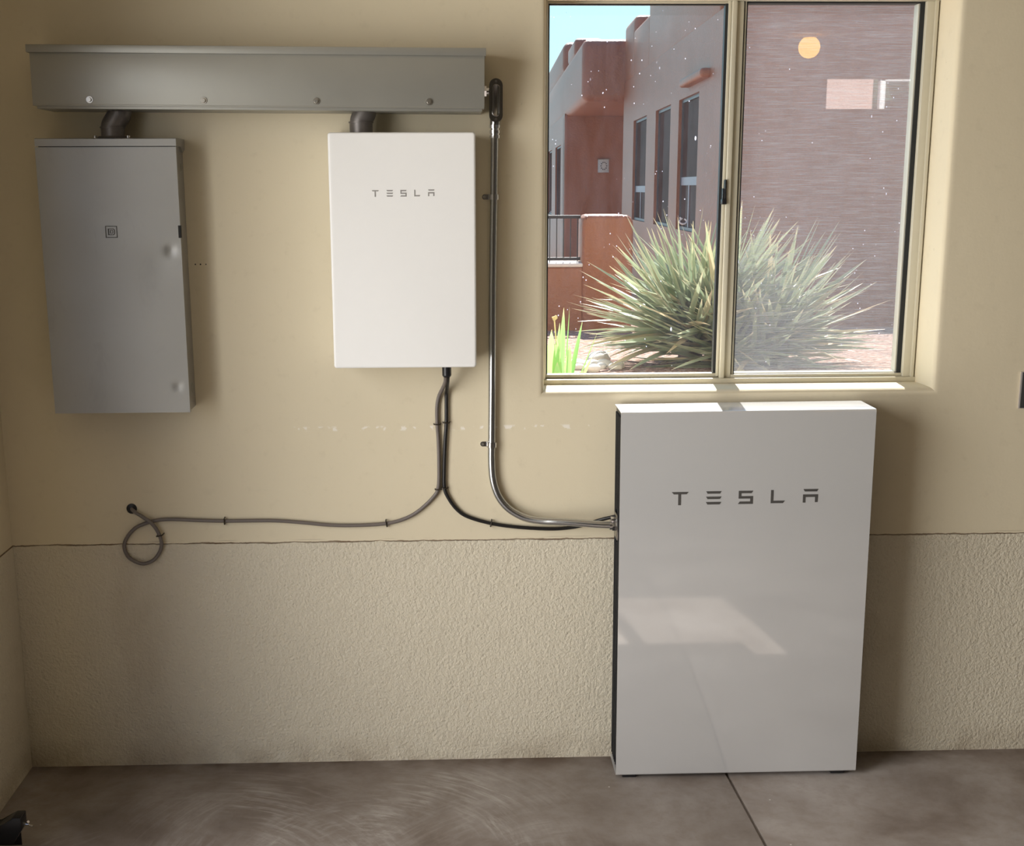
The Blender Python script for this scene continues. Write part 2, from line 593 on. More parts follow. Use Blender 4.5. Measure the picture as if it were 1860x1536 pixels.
def obj(name, bm, m, parent=None, smooth=True, angle=40):
    bmesh.ops.recalc_face_normals(bm, faces=bm.faces)
    me = bpy.data.meshes.new(name)
    off = LOC.get(parent.name, Vector()) if parent else Vector()
    if parent and off.length:
        bmesh.ops.translate(bm, verts=bm.verts, vec=-off)
    bm.to_mesh(me)
    bm.free()
    me.materials.append(m)
    o = bpy.data.objects.new(name, me)
    COL.objects.link(o)
    if smooth:
        me.polygons.foreach_set('use_smooth', [True] * len(me.polygons))
        me.set_sharp_from_angle(angle=math.radians(angle))
    if parent:
        o.parent = parent
        LOC[o.name] = off
    return o


def thing(name, label, cat, loc, group=None, kind=None):
    o = bpy.data.objects.new(name, None)
    o.empty_display_size = 0.05
    COL.objects.link(o)
    o.location = loc
    LOC[o.name] = Vector(loc)
    if label:
        o['label'] = label
        o['category'] = cat
    if group:
        o['group'] = group
    if kind:
        o['kind'] = kind
    return o


def tag(o, label, cat, group=None, kind=None):
    o['label'] = label
    o['category'] = cat
    if group:
        o['group'] = group
    if kind:
        o['kind'] = kind
    return o


def struct(o, label=None, cat=None):
    o['kind'] = 'structure'
    if label:
        o['label'] = label
        o['category'] = cat
    return o


# ---------------------------------------------------------------- room shell
XL, XR, YB, ZC, T = -1.395, 5.0, -6.0, 2.9, 0.25
JX = 0.814  # control joint in the slab
ZS = 0.7345  # top of the stem wall

bm = new()
prof = [(XL - 0.2, 0.0), (JX - 0.007, 0.0), (JX - 0.0035, -0.003), (JX - 0.0015, -0.008), (JX + 0.0025, -0.008), (JX + 0.0035, -0.0025), (JX + 0.009, 0.0), (XR + 0.2, 0.0), (XR + 0.2, -0.15), (XL - 0.2, -0.15)]
ya, yb = YB - 0.2, 0.02
rows = []
for y in [ya + (yb - ya) * k / 30 for k in range(31)]:
    dx = -(y + 0.15) * 0.028
    rows.append([bm.verts.new((x + (dx if 1 <= i <= 6 else 0), y, z)) for i, (x, z) in enumerate(prof)])
for a, b in zip(rows, rows[1:]):
    for i in range(len(prof)):
        j = (i + 1) % len(prof)
        bm.faces.new((a[i], a[j], b[j], b[i]))
bm.faces.new(rows[0])
bm.faces.new(rows[-1][::-1])
struct(obj('floor', bm, M['concrete']), 'worn brown concrete garage floor with a sawn joint', 'floor')

# back wall with the window opening and its rounded plaster returns
OX0, OX1, OZ0, OZ1 = 0.240, 1.424, 1.199, 2.40


def ring_at(d, y, splay=0.0):
    return [(OX0 - d, y, OZ0 - d), (OX1 + d + splay, y, OZ0 - d), (OX1 + d + splay, y, OZ1 + d), (OX0 - d, y, OZ1 + d)]


bm = new()
outer = [(XL - 0.2, 0, ZS), (XR + 0.2, 0, ZS), (XR + 0.2, 0, ZC + 0.1), (XL - 0.2, 0, ZC + 0.1)]
R_ = 0.022
rings = [outer, ring_at(R_, 0, 0.010)]
for k in range(1, 7):
    a = math.radians(90 * k / 6)
    rings.append(ring_at(R_ * (1 - math.sin(a)), R_ * (1 - math.cos(a)), 0.010))
rings.append(ring_at(0, T, 0.0))
rings.append([(x, T, z) for x, y, z in outer])
V = [[bm.verts.new(v) for v in r] for r in rings]
for a, b in zip(V, V[1:]):
    for i in range(4):
        bm.faces.new((a[i], a[(i + 1) % 4], b[(i + 1) % 4], b[i]))
for i in range(4):
    bm.faces.new((V[-1][i], V[-1][(i + 1) % 4], V[0][(i + 1) % 4], V[0][i]))
wall_back = struct(obj('wall_back', bm, M['plaster'], angle=50), 'smooth cream plaster back wall around the window', 'wall')
for x, z, r in ((-0.792, 1.587, 0.0022), (-0.777, 1.587, 0.0024), (-0.761, 1.587, 0.0018)):
    obj('screw_hole', add_disc(new(), (x, -0.0004, z), r, 0.002, 'y', 10), M['dark_gap'], wall_back)
bm = add_box(new(), XL - 0.2, XR + 0.2, -0.0005, T, -0.15, ZS)
struct(obj('wall_back_base', bm, M['stucco']), 'rough stuccoed concrete stem wall below the crack', 'wall')

# left wall: short return next to the corner, then the open garage doorway
DY0, DY1, DZ = -0.92, -2.95, 2.55
bm = new()
add_box(bm, XL - 0.30, XL, DY0, 0.0, ZS, ZC)
add_box(bm, XL - 0.30, XL, YB, DY1, 0.0, ZC)
add_box(bm, XL - 0.30, XL, DY1, DY0, DZ, ZC)
struct(obj('wall_left', bm, M['plaster']), 'cream plaster left wall with the garage doorway', 'wall')
bm = add_box(new(), XL - 0.30, XL + 0.0025, DY0, -0.002, 0.0, ZS)
struct(obj('wall_left_base', bm, M['stucco']), 'rough stem wall of the left return', 'wall')
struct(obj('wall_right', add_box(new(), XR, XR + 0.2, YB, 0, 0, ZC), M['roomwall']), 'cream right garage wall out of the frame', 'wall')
bm = new()
FX0, FX1, FZ0, FZ1 = 2.96, 4.3, 2.385, 2.655
add_box(bm, XL - 0.2, FX0, YB - 0.2, YB, 0, ZC)
add_box(bm, FX1, XR + 0.2, YB - 0.2, YB, 0, ZC)
add_box(bm, FX0, FX1, YB - 0.2, YB, 0, FZ0)
add_box(bm, FX0, FX1, YB - 0.2, YB, FZ1, ZC)
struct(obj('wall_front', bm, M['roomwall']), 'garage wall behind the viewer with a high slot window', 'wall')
bm = new()
add_box(bm, -7.0, 8.0, 0.03, T, ZC + 0.16, 4.4)  # added height and width, unseen, to block blue sky and bounce warm light
add_box(bm, -7.0, XL - 0.31, 0.03, T, -0.2, ZC + 0.16)
add_box(bm, XR + 0.21, 8.0, 0.03, T, -0.2, ZC + 0.16)
struct(obj('wall_outside', bm, M['plaster']), 'outer face of the garage, with an unseen parapet added to block sky and bounce light', 'wall')
struct(obj('ceiling', add_box(new(), XL - 0.2, XR + 0.2, YB - 0.2, T, ZC, ZC + 0.15), M['ceiling']), 'pale garage ceiling above the frame', 'ceiling')
w2 = thing('window_2', 'high slot window behind the viewer, seen only mirrored in the glass', 'window', (3.6, YB - 0.1, FZ0), kind='structure')
bm = new()
o_ = [(FX0, FZ0), (FX1, FZ0), (FX1, FZ1), (FX0, FZ1)]
i_ = [(FX0 + 0.02, FZ0 + 0.02), (FX1 - 0.02, FZ0 + 0.02), (FX1 - 0.02, FZ1 - 0.02), (FX0 + 0.02, FZ1 - 0.02)]
obj('frame', add_ringprism(bm, o_, i_, 'y', YB - 0.12, YB - 0.06), M['win_frame'], w2, False)

# ---------------------------------------------------------------- window_1
win = thing('window_1', 'two-panel almond aluminium sliding window above the white battery cabinet', 'window', (0.83, 0.15, OZ0), kind='structure')
bm = new()
# sill track in two steps, header, jambs, centre mullion
add_box(bm, OX0, OX1 + 0.006, 0.132, 0.21, OZ0, 1.2145, 0.002)
add_box(bm, OX0 + 0.012, 0.805, 0.165, 0.205, 1.2145, 1.219, 0.001)
add_box(bm, 0.835, OX1, 0.150, 0.205, 1.2145, 1.2245, 0.0015)
add_box(bm, OX0, OX1 + 0.006, 0.132, 0.21, 2.345, OZ1, 0.002)
add_box(bm, OX0 - 0.002, 0.2545, 0.138, 0.21, 1.2145, 2.345, 0.002)
add_box(bm, 1.391, 1.4235, 0.140, 0.21, 1.2145, 2.345, 0.002)
add_box(bm, 1.414, 1.4245, 0.134, 0.142, 1.2145, 2.345, 0.001)
add_box(bm, 0.8185, 0.8425, 0.148, 0.21, 1.2145, 2.345, 0.0025)
add_box(bm, 0.8055, 0.8195, 0.136, 0.20, 1.2145, 2.345, 0.002)
obj('frame', bm, M['win_frame'], win)
# sliding sash on the left
sash = new()
add_box(sash, 0.2545, 0.2585, 0.160, 0.185, 1.219, 2.345, 0.001)
add_box(sash, 0.797, 0.8045, 0.150, 0.185, 1.219, 2.345, 0.001)
add_box(sash, 0.2545, 0.8045, 0.158, 0.185, 1.2165, 1.2275, 0.0015)
add_box(sash, 0.2545, 0.8045, 0.158, 0.185, 2.339, 2.345, 0.001)
sash_o = obj('sliding_sash', sash, M['win_frame'], win)
gk = new()
add_box(gk, 0.2585, 0.2625, 0.164, 0.183, 1.2275, 2.339)
add_box(gk, 0.7885, 0.797, 0.160, 0.183, 1.2275, 2.339)
add_box(gk, 0.2585, 0.797, 0.166, 0.183, 2.3355, 2.339)
obj('gasket', gk, M['gasket'], sash_o, False)
obj('glass_pane', add_box(new(), 0.2585, 0.797, 0.1745, 0.1750, 1.2275, 2.339), M['glass'], sash_o, False)
lt = new()
add_box(lt, 0.7935, 0.8045, 0.132, 0.152, 1.755, 1.800, 0.002)
add_box(lt, 0.799, 0.8045, 0.128, 0.150, 1.765, 1.826, 0.002)
add_box(lt, 0.7915, 0.8055, 0.126, 0.152, 1.752, 1.768, 0.002)
obj('latch', lt, M['black'], sash_o)
# fixed pane on the right
gk = new()
add_box(gk, 0.8425, 0.8455, 0.152, 0.2, 1.2245, 2.345)
add_box(gk, 0.8515, 0.856, 0.160, 0.2, 1.2245, 2.345)
add_box(gk, 1.3775, 1.391, 0.158, 0.2, 1.2245, 2.345)
add_box(gk, 0.8455, 1.391, 0.160, 0.2, 2.340, 2.345)
obj('gasket', gk, M['gasket'], win, False)
bd = new()
add_box(bd, 0.8455, 0.8515, 0.156, 0.2, 1.2245, 2.345)
add_box(bd, 1.3735, 1.3775, 0.164, 0.2, 1.2245, 2.345)
add_box(bd, 0.856, 1.3735, 0.162, 0.2, 1.2245, 1.2275)
obj('glazing_bead', bd, M['bead'], win, False)
obj('glass_pane', add_box(new(), 0.850, 1.385, 0.1780, 0.1785, 1.2245, 2.345), M['glass2'], win, False)
bm = new()
vv = [bm.verts.new(v) for v in ((0.850, 0.205, 1.2245), (1.385, 0.205, 1.2245), (1.385, 0.205, 2.345), (0.850, 0.205, 2.345))]
bm.faces.new(vv)
obj('insect_screen', bm, M['screen'], win, False)

# ---------------------------------------------------------------- wiring trough
tr = thing('wiring_trough', 'long grey sheet-metal wiring trough mounted high on the wall', 'wiring trough', (-0.56, -0.0, 2.02))
bm = new()
add_box(bm, -1.172, 0.050, -0.150, 0.0, 2.016, 2.168, 0.001)
obj('body', bm, M['trough'], tr)
bm = new()
add_box(bm, -1.180, 0.056, -0.160, -0.150, 2.027, 2.166, 0.0012)
add_box(bm, -1.180, 0.056, -0.160, -0.118, 2.0235, 2.0275, 0.0008)
obj('front_cover', bm, M['trough'], tr)
bm = add_box(new(), -1.187, 0.060, -0.168, 0.0, 2.1625, 2.183, 0.0015)
obj('drip_cap', bm, M['trough'], tr)
for x, z in ((-1.025, 2.040), (-0.715, 2.040), (-0.407, 2.040), (-0.097, 2.040)):
    bm = new()
    add_disc(bm, (x, -0.1625, z), 0.0092, 0.0025, 'y', 18)
    add_disc(bm, (x, -0.1675, z), 0.0052, 0.005, 'y', 12, 0.0062)
    add_box(bm, x - 0.0045, x + 0.0045, -0.1685, -0.1675, z - 0.0008, z + 0.0008)
    obj('screw', bm, M['zinc_screw'], tr)
tr.rotation_euler = (0, math.radians(0.45), 0)

# ---------------------------------------------------------------- breaker panel
bp_ = thing('breaker_panel', 'tall grey metal breaker panel with a dented door', 'electrical panel', (-1.0, 0, 1.165))
bm = add_box(new(), -1.190, -0.812, -0.098, 0.0, 1.166, 1.925, 0.0015)
encl = obj('enclosure', bm, M['panel'], bp_)
for z, r in ((1.225, 0.016), (1.865, 0.010)):
    bm = new()
    add_tube(bm, [(-0.812, -0.035, z), (-0.8107, -0.035, z)], r, 20)
    obj('knockout', bm, M['trough'], encl)
# door: thin slab with two small dents beaten into its right side
bm = new()
X0, X1, Z0, Z1, YF = -1.1985, -0.8075, 1.165, 1.9195, -0.112
nx, nz = 46, 90
dents = ((-0.838, 1.632, 0.013, 0.0032), (-0.839, 1.241, 0.009, 0.0022), (-0.873, 1.60, 0.05, 0.0012))
G = []
for j in range(nz + 1):
    row = []
    for i in range(nx + 1):
        x = X0 + (X1 - X0) * i / nx
        z = Z0 + (Z1 - Z0) * j / nz
        y = YF
        for dx, dz, r, a in dents:
            q = ((x - dx) ** 2 + (z - dz) ** 2) / r ** 2
            y += a * math.exp(-q)
        # a gentle pillow of the pressed sheet
        y -= 0.0016 * (1 - (2 * i / nx - 1) ** 2) * (1 - (2 * j / nz - 1) ** 4)
        row.append(bm.verts.new((x, y, z)))
    G.append(row)
for j in range(nz):
    for i in range(nx):
        bm.faces.new((G[j][i], G[j][i + 1], G[j + 1][i + 1], G[j + 1][i]))
edge = [G[0][i] for i in range(nx + 1)] + [G[j][nx] for j in range(1, nz + 1)] + [G[nz][i] for i in range(nx - 1, -1, -1)] + [G[j][0] for j in range(nz - 1, 0, -1)]
back = [bm.verts.new((v.co.x, -0.098, v.co.z)) for v in edge]
n_ = len(edge)
for i in range(n_):
    bm.faces.new((edge[i], back[i], back[(i + 1) % n_], edge[(i + 1) % n_]))
bm.faces.new(back)
door = obj('door', bm, M['panel'], bp_, angle=35)
# raised square maker's mark with a square D inside
bm = new()


def sq(x0, x1, z0, z1):
    return [(x0, z0), (x1, z0), (x1, z1), (x0, z1)]


ex, ez = -1.0015, 1.686
add_ringprism(bm, sq(ex - 0.0165, ex + 0.0165, ez - 0.0165, ez + 0.0165), sq(ex - 0.0146, ex + 0.0146, ez - 0.0146, ez + 0.0146), 'y', -0.1155, -0.111)
Do = [(ex - 0.0095, ez - 0.0092), (ex + 0.006, ez - 0.0092), (ex + 0.0100, ez - 0.0055), (ex + 0.0100, ez + 0.0055), (ex + 0.006, ez + 0.0092), (ex - 0.0095, ez + 0.0092)]
Dm = [(ex - 0.0065, ez - 0.0075), (ex + 0.0052, ez - 0.0075), (ex + 0.0082, ez - 0.0046), (ex + 0.0082, ez + 0.0046), (ex + 0.0052, ez + 0.0075), (ex - 0.0065, ez + 0.0075)]
Di = [(ex - 0.0030, ez - 0.0050), (ex + 0.0030, ez - 0.0050), (ex + 0.0048, ez - 0.0030), (ex + 0.0048, ez + 0.0030), (ex + 0.0030, ez + 0.0050), (ex - 0.0030, ez + 0.0050)]
Dn = [(ex - 0.0018, ez - 0.0038), (ex + 0.0024, ez - 0.0038), (ex + 0.0036, ez - 0.0022), (ex + 0.0036, ez + 0.0022), (ex + 0.0024, ez + 0.0038), (ex - 0.0018, ez + 0.0038)]
add_ringprism(bm, Do, Dm, 'y', -0.1155, -0.111)
add_ringprism(bm, Di, Dn, 'y', -0.1155, -0.111)
obj('emblem', bm, M['letter_dark'], door, False)
bm = add_box(new(), -0.8135, -0.8062, -0.1135, -0.100, 1.668, 1.703, 0.001)
obj('latch', bm, M['dark_gap'], door)
# hood over the door
bm = new()
hp = [(-0.118, 1.9215), (-0.118, 1.9415), (-0.110, 1.9435), (0.0, 1.9435), (0.0, 1.915), (-0.030, 1.905), (-0.055, 1.9215)]
add_prism(bm, hp, 'x', -1.1965, -0.8055)
obj('hood', bm, M['panel'], bp_, False)
bm = add_box(new(), -1.190, -0.812, -0.1085, -0.098, 1.9195, 1.9218)  # near-black strip filling the slit between door and hood
obj('gap_strip', bm, M['dark_gap'], bp_, False)


# ---------------------------------------------------------------- offset nipples under the trough
def nipple(name, label, x0, z0, x1, z1, y, flange):
    t = thing(name, label, 'conduit fitting', (x0, y, z0), 'short offset conduit fittings below the trough')
    r = 0.0315
    bm = new()
    add_tube(bm, [(x0, y, z0), (x0, y, z0 + 0.030)], r + 0.001, 24)
    obj('collar', bm, M['dark_cast'], t)
    bm = new()
    add_tube(bm, [(x0, y, z0 + 0.0285), (x0, y, z0 + 0.0325)], r + 0.0035, 24)
    obj('ring', bm, M['dark_cast'], t)
    bm = new()
    pth = smooth_path([(x0, y, z0 + 0.029), (x0 + 0.001, y, z0 + 0.036), ((x0 + x1) / 2, y, (z0 + 0.036 + z1 - 0.006) / 2), (x1 - 0.001, y, z1 - 0.006), (x1, y, z1)], 5)
    add_tube(bm, pth, r, 24)
    obj('offset_bend', bm, M['dark_cast'], t)
    if flange:
        bm = new()
        add_tube(bm, [(x0, y, z0), (x0, y, z0 + 0.006)], [0.047, 0.040], 24)
        fo = obj('flange', bm, M['dark_cast'], t)
        for s in (-1, 1):
            bm = new()
            add_tube(bm, [(x0 + s * 0.046, y - 0.018, z0), (x0 + s * 0.046, y - 0.018, z0 + 0.0075)], 0.0055, 12)
            obj('flange_screw', bm, M['zinc_screw'], fo)


nipple('offset_nipple', 'dark cast offset fitting joining the breaker panel to the trough', -0.990, 1.9435, -0.967, 2.017, -0.070, True)
nipple('offset_nipple', 'dark cast offset fitting joining the white wall box to the trough', -0.291, 1.956, -0.279, 2.017, -0.075, False)


# ---------------------------------------------------------------- lettering shared by both white cabinets
def letters(x0, x1, zc, y, h):
    """five spaced capitals spanning x0..x1, drawn in a 473-1355 x 643-722 grid"""
    k = (x1 - x0) / (1355 - 473)
    L = [[(473, 643), (575, 643), (563, 657), (530, 657), (530, 722), (513, 722), (513, 657), (486, 657)],
         [(680, 641), (773, 641), (764, 656), (689, 656)],
         [(680, 673), (773, 673), (764, 688), (689, 688)],
         [(680, 705), (773, 705), (764, 720), (689, 720)],
         [(876, 641), (963, 641), (954, 656), (893, 656), (893, 673), (963, 673), (963, 720), (873, 720), (884, 705), (946, 705), (946, 688), (876, 688)],
         [(1070, 639), (1086, 639), (1086, 703), (1156, 703), (1145, 718), (1070, 718)],
         [(1265, 636), (1356, 636), (1347, 651), (1274, 651)],
         [(1264, 668), (1355, 668), (1354, 715), (1337, 715), (1337, 684), (1280, 684), (1280, 717), (1264, 717)]]
    kz = h / 80.0
    out = []
    for group in ((0,), (1, 2, 3), (4,), (5,), (6, 7)):
        bm = new()
        for gi in group:
            add_prism(bm, [(x0 + (px - 473) * k, zc - (pz - 681) * kz) for px, pz in L[gi]], 'y', y - 0.0006, y + 0.0004)
        out.append(bm)
    return out


# ---------------------------------------------------------------- white wall box (gateway)
gw = thing('gateway_box', 'white wall-mounted electronics box with small grey lettering', 'wall box', (-0.175, 0, 1.2962))
gx0, gx1, gz0, gz1 = -0.3802, 0.0308, 1.2962, 1.9562
bm = new()
sections = []
for ins, y in ((0.004, -0.012), (0.004, -0.030), (0.0, -0.032), (0.0, -0.1465), (0.0012, -0.1498), (0.0035, -0.1515), (0.0065, -0.152)):
    sections.append([bm.verts.new((x, y, z)) for x, z in rrect(gx0 + ins, gx1 - ins, gz0 + ins, gz1 - ins, 0.0085 - ins * 0.6, 5)])
for a, b in zip(sections, sections[1:]):
    k = len(a)
    for i in range(k):
        bm.faces.new((a[i], a[(i + 1) % k], b[(i + 1) % k], b[i]))
bm.faces.new(sections[0])
bm.faces.new(sections[-1][::-1])
obj('cover', bm, M['white_matte'], gw, angle=60)
bm = add_box(new(), gx0 + 0.02, gx1 - 0.02, -0.014, 0.0, gz0 + 0.02, gz1 - 0.02)
obj('mounting_plate', bm, M['trough'], gw, False)
for b_ in letters(-0.261, -0.085, 1.790, -0.152, 0.0185):
    obj('letter', b_, M['letter_grey'], gw, False)['label'] = 'small grey letter'
bm = new()
add_tube(bm, [(-0.0555, -0.072, 1.297), (-0.0555, -0.072, 1.2620)], 0.0135, 24)
add_tube(bm, [(-0.0555, -0.072, 1.2620), (-0.0555, -0.072, 1.2570)], [0.0135, 0.0105], 24)
gl_ = obj('cable_gland', bm, M['black'], gw)
gl_['label'] = 'black cable gland'

# ---------------------------------------------------------------- cables
gp = [(-0.0590, -0.072, 1.258), (-0.0605, -0.058, 1.240), (-0.068, -0.026, 1.216), (-0.080, -0.009, 1.188), (-0.086, -0.0075, 1.154), (-0.086, -0.0075, 1.103), (-0.083, -0.0075, 1.052),
      (-0.082, -0.0075, 0.983), (-0.085, -0.0075, 0.905), (-0.104, -0.0075, 0.871), (-0.147, -0.0075, 0.831), (-0.190, -0.0075, 0.807), (-0.246, -0.0075, 0.793), (-0.334, -0.0075, 0.788),
      (-0.419, -0.0075, 0.790), (-0.503, -0.0075, 0.799), (-0.587, -0.0075, 0.806), (-0.672, -0.0075, 0.807), (-0.742, -0.0075, 0.807), (-0.823, -0.0075, 0.810), (-0.889, -0.0075, 0.814),
      (-0.940, -0.0070, 0.813), (-0.982, -0.0070, 0.803), (-1.015, -0.0075, 0.788), (-1.040, -0.0085, 0.762), (-1.052, -0.0095, 0.735), (-1.047, -0.010, 0.707), (-1.031, -0.011, 0.688),
      (-0.998, -0.012, 0.675), (-0.967, -0.012, 0.685), (-0.946, -0.012, 0.709), (-0.937, -0.013, 0.737), (-0.941, -0.015, 0.766), (-0.950, -0.018, 0.788), (-0.964, -0.0195, 0.808),
      (-0.986, -0.017, 0.824), (-1.009, -0.012, 0.838), (-1.020, -0.0075, 0.8455), (-1.024, -0.0005, 0.848)]
bm = add_tube(new(), smooth_path(gp, 6), 0.0057, 12)
tag(obj('cable', bm, M['cable_grey']), 'grey cable curving left along the wall and ending in a loop', 'cable')
bpth = [(-0.0520, -0.072, 1.258), (-0.053, -0.056, 1.240), (-0.055, -0.024, 1.213), (-0.057, -0.009, 1.188), (-0.058, -0.0075, 1.108), (-0.062, -0.0075, 1.052), (-0.066, -0.0075, 0.966), (-0.066, -0.0075, 0.905),
        (-0.053, -0.0075, 0.870), (-0.028, -0.0075, 0.835), (0.006, -0.0075, 0.811), (0.077, -0.0075, 0.789), (0.159, -0.0075, 0.776), (0.262, -0.0075, 0.769), (0.330, -0.010, 0.774), (0.375, -0.025, 0.788), (0.412, -0.045, 0.806), (0.462, -0.060, 0.822)]
bm = add_tube(new(), smooth_path(bpth, 6), 0.0057, 12)
tag(obj('cable', bm, M['cable_black']), 'black cable curving right from the white wall box to the battery cabinet', 'cable')
bm = new()
add_tube(bm, [(-1.024, 0.0, 0.848), (-1.024, -0.0025, 0.848), (-1.024, -0.0042, 0.848)], [0.0158, 0.0158, 0.0135], 24)
tag(obj('grommet', bm, M['black']), 'round black grommet where the grey cable enters the wall', 'grommet')


def cable_clip(label, x, z, ang, y=-0.0075, col='clip'):
    """staple bridging the cable; ang is the direction across the cable, in the wall plane"""
    a = math.radians(ang)
    d = Vector((math.cos(a), 0, math.sin(a)))
    pts = [Vector((x, 0.004, z)) - d * 0.0105, Vector((x, y - 0.004, z)) - d * 0.0095, Vector((x, y - 0.0072, z)) - d * 0.006, Vector((x, y - 0.0078, z)),
           Vector((x, y - 0.0072, z)) + d * 0.006, Vector((x, y - 0.004, z)) + d * 0.0095, Vector((x, 0.004, z)) + d * 0.0105]
    bm = add_tube(new(), smooth_path(pts, 3), 0.0019, 8)
    tag(obj('cable_clip', bm, M[col]), label, 'cable clip', 'staples holding the two cables to the wall')


cable_clip('small dark staple on the upright grey cable, just below the white box', -0.086, 1.103, 0)
cable_clip('small dark staple where the upright grey cable begins to bend left', -0.0845, 0.900, 5)
cable_clip('small dark staple on the level grey cable, the one nearest the bend', -0.246, 0.793, 100)
cable_clip('small dark staple on the level grey cable, the one nearest the loop', -0.742, 0.807, 90)
cable_clip('small dark staple on the loop of the grey cable', -0.9405, 0.766, 15, -0.015)
cable_clip('small dark staple on the upright black cable, just below the white box', -0.058, 1.108, 0)
cable_clip('small dark staple where the upright black cable begins to bend right', -0.0655, 0.904, 0)
cable_clip('small dark staple on the black cable, just left of the conduit bend', 0.077, 0.789, 80)

# ---------------------------------------------------------------- steel conduit, its fitting and straps
cp = [(0.0895, -0.030, 1.965), (0.0895, -0.028, 1.93), (0.0888, -0.019, 1.86), (0.088, -0.0155, 1.79), (0.084, -0.0145, 1.551), (0.082, -0.0145, 1.305), (0.0795, -0.0145, 1.06), (0.079, -0.0145, 0.985),
      (0.0835, -0.0150, 0.928), (0.099, -0.0165, 0.879), (0.126, -0.0195, 0.843), (0.160, -0.024, 0.820), (0.195, -0.030, 0.8075), (0.237, -0.040, 0.803), (0.278, -0.052, 0.804), (0.340, -0.066, 0.803), (0.400, -0.076, 0.800), (0.456, -0.080, 0.7985)]
bm = add_tube(new(), smooth_path(cp, 6), 0.0113, 20)
tag(obj('conduit', bm, M['emt']), 'bent steel conduit running down from the trough to the battery cabinet', 'conduit')

lb = thing('conduit_elbow', 'oval steel conduit elbow fitting at the right end of the trough', 'conduit fitting', (0.0915, -0.03, 2.0))


def stadium(cx, cz, hw, hh, n=10):
    pts = []
    for k in range(n + 1):
        a = math.pi * k / n
        pts.append((cx + hw * math.cos(a), cz + (hh - hw) + hw * math.sin(a)))
    for k in range(n + 1):
        a = math.pi + math.pi * k / n
        pts.append((cx + hw * math.cos(a), cz - (hh - hw) + hw * math.sin(a)))
    return pts


cx_, cz_ = 0.0925, 2.0475
bm = new()
add_prism(bm, stadium(cx_, cz_, 0.0175, 0.058), 'y', -0.052, -0.010)
add_tube(bm, [(0.0915, -0.030, 2.0), (0.0905, -0.030, 1.975)], 0.0150, 20)
obj('body', bm, M['emt_cover'], lb)
bm = new()
add_prism(bm, stadium(cx_, cz_, 0.0192, 0.0605), 'y', -0.0555, -0.0515)
cov = obj('cover', bm, M['emt_cover'], lb)
bm = new()
o1 = stadium(cx_, cz_, 0.0108, 0.0445)
o2 = stadium(cx_, cz_, 0.0088, 0.0425)
oo = [bm.verts.new((x, -0.0554, z)) for x, z in stadium(cx_, cz_, 0.0118, 0.0455)]
a1 = [bm.verts.new((x, -0.0578, z)) for x, z in o1]
a2 = [bm.verts.new((x, -0.0578, z)) for x, z in o2]
a3 = [bm.verts.new((x, -0.0562, z)) for x, z in stadium(cx_, cz_, 0.0074, 0.041)]
for p_, q_ in ((oo, a1), (a1, a2), (a2, a3)):
    for i in range(len(p_)):
        j = (i + 1) % len(p_)
        bm.faces.new((p_[i], p_[j], q_[j], q_[i]))
bm.faces.new(a3)
obj('embossed_rim', bm, M['emt_cover'], cov, angle=70)
for z in (cz_ + 0.052, cz_ - 0.052):
    bm = new()
    add_disc(bm, (cx_, -0.0585, z), 0.0038, 0.004, 'y', 12)
    add_box(bm, cx_ - 0.003, cx_ + 0.003, -0.0592, -0.0584, z - 0.0006, z + 0.0006)
    obj('cover_screw', bm, M['chrome'], cov)
bm = new()
add_tube(bm, [(0.048, -0.030, 2.074), (0.078, -0.030, 2.074)], 0.0115, 18)
add_tube(bm, [(0.058, -0.030, 2.074), (0.066, -0.030, 2.074)], 0.0165, 6)
obj('side_nipple', bm, M['chrome'], lb)
bm = new()
for za, zb, r in ((1.9805, 1.972, 0.0162), (1.972, 1.966, 0.0125), (1.966, 1.957, 0.0155), (1.957, 1.9525, 0.0130), (1.9525, 1.9435, 0.0158)):
    add_tube(bm, [(0.0900, -0.0295, za), (0.0900, -0.0295, zb)], r, 20)
add_tube(bm, [(0.0935, -0.046, 1.962), (0.0935, -0.040, 1.962)], 0.0035, 10)
obj('compression_connector', bm, M['chrome'], lb)


def strap(label, x, z):
    t = thing('conduit_strap', label, 'conduit strap', (x, 0, z), 'one-hole straps on the steel conduit')
    bm = new()
    pts = []
    cy = -0.0148
    for k in range(13):
        a = math.radians(-20 - 220 * k / 12)
        pts.append((x + 0.0150 * math.cos(a), cy + 0.0150 * math.sin(a)))
    inner = [(x + (px - x) * 0.86, cy + (py - cy) * 0.86) for px, py in pts]
    poly = pts + inner[::-1]
    add_prism(bm, poly, 'z', z - 0.0075, z + 0.0075)
    add_box(bm, x + 0.0105, x + 0.0150, -0.010, 0.0, z - 0.006, z + 0.006)
    obj('saddle', bm, M['chrome'], t)
    bm = new()
    add_prism(bm, rrect(x - 0.0345, x - 0.010, z - 0.0075, z + 0.0075, 0.007, 4), 'y', -0.0035, 0.0)
    obj('tab', bm, M['chrome'], t)
    bm = new()
    add_disc(bm, (x - 0.0270, -0.0065, z), 0.0042, 0.003, 'y', 12)
    obj('screw', bm, M['zinc_screw'], t)


strap('upper steel strap on the conduit beside the white wall box', 0.0878, 1.778)
strap('lower steel strap on the conduit just above its bend', 0.0795, 1.039)

# ---------------------------------------------------------------- battery cabinet standing by the wall
bx, by, bz = 0.4586, -0.1617, 0.0118
bt = thing('battery_cabinet', 'tall glossy white battery cabinet on the floor below the window', 'battery', (bx, by, bz))
BW, BH, BD = 0.753, 1.150, 0.147


def P(x, y, z):
    return (bx + x, by + y, bz + z)


def yz_loop(ins, r):
    return [(by + u, bz + v) for u, v in rrect(ins, BD - ins, ins, BH - ins, r, 5)]


bm = new()
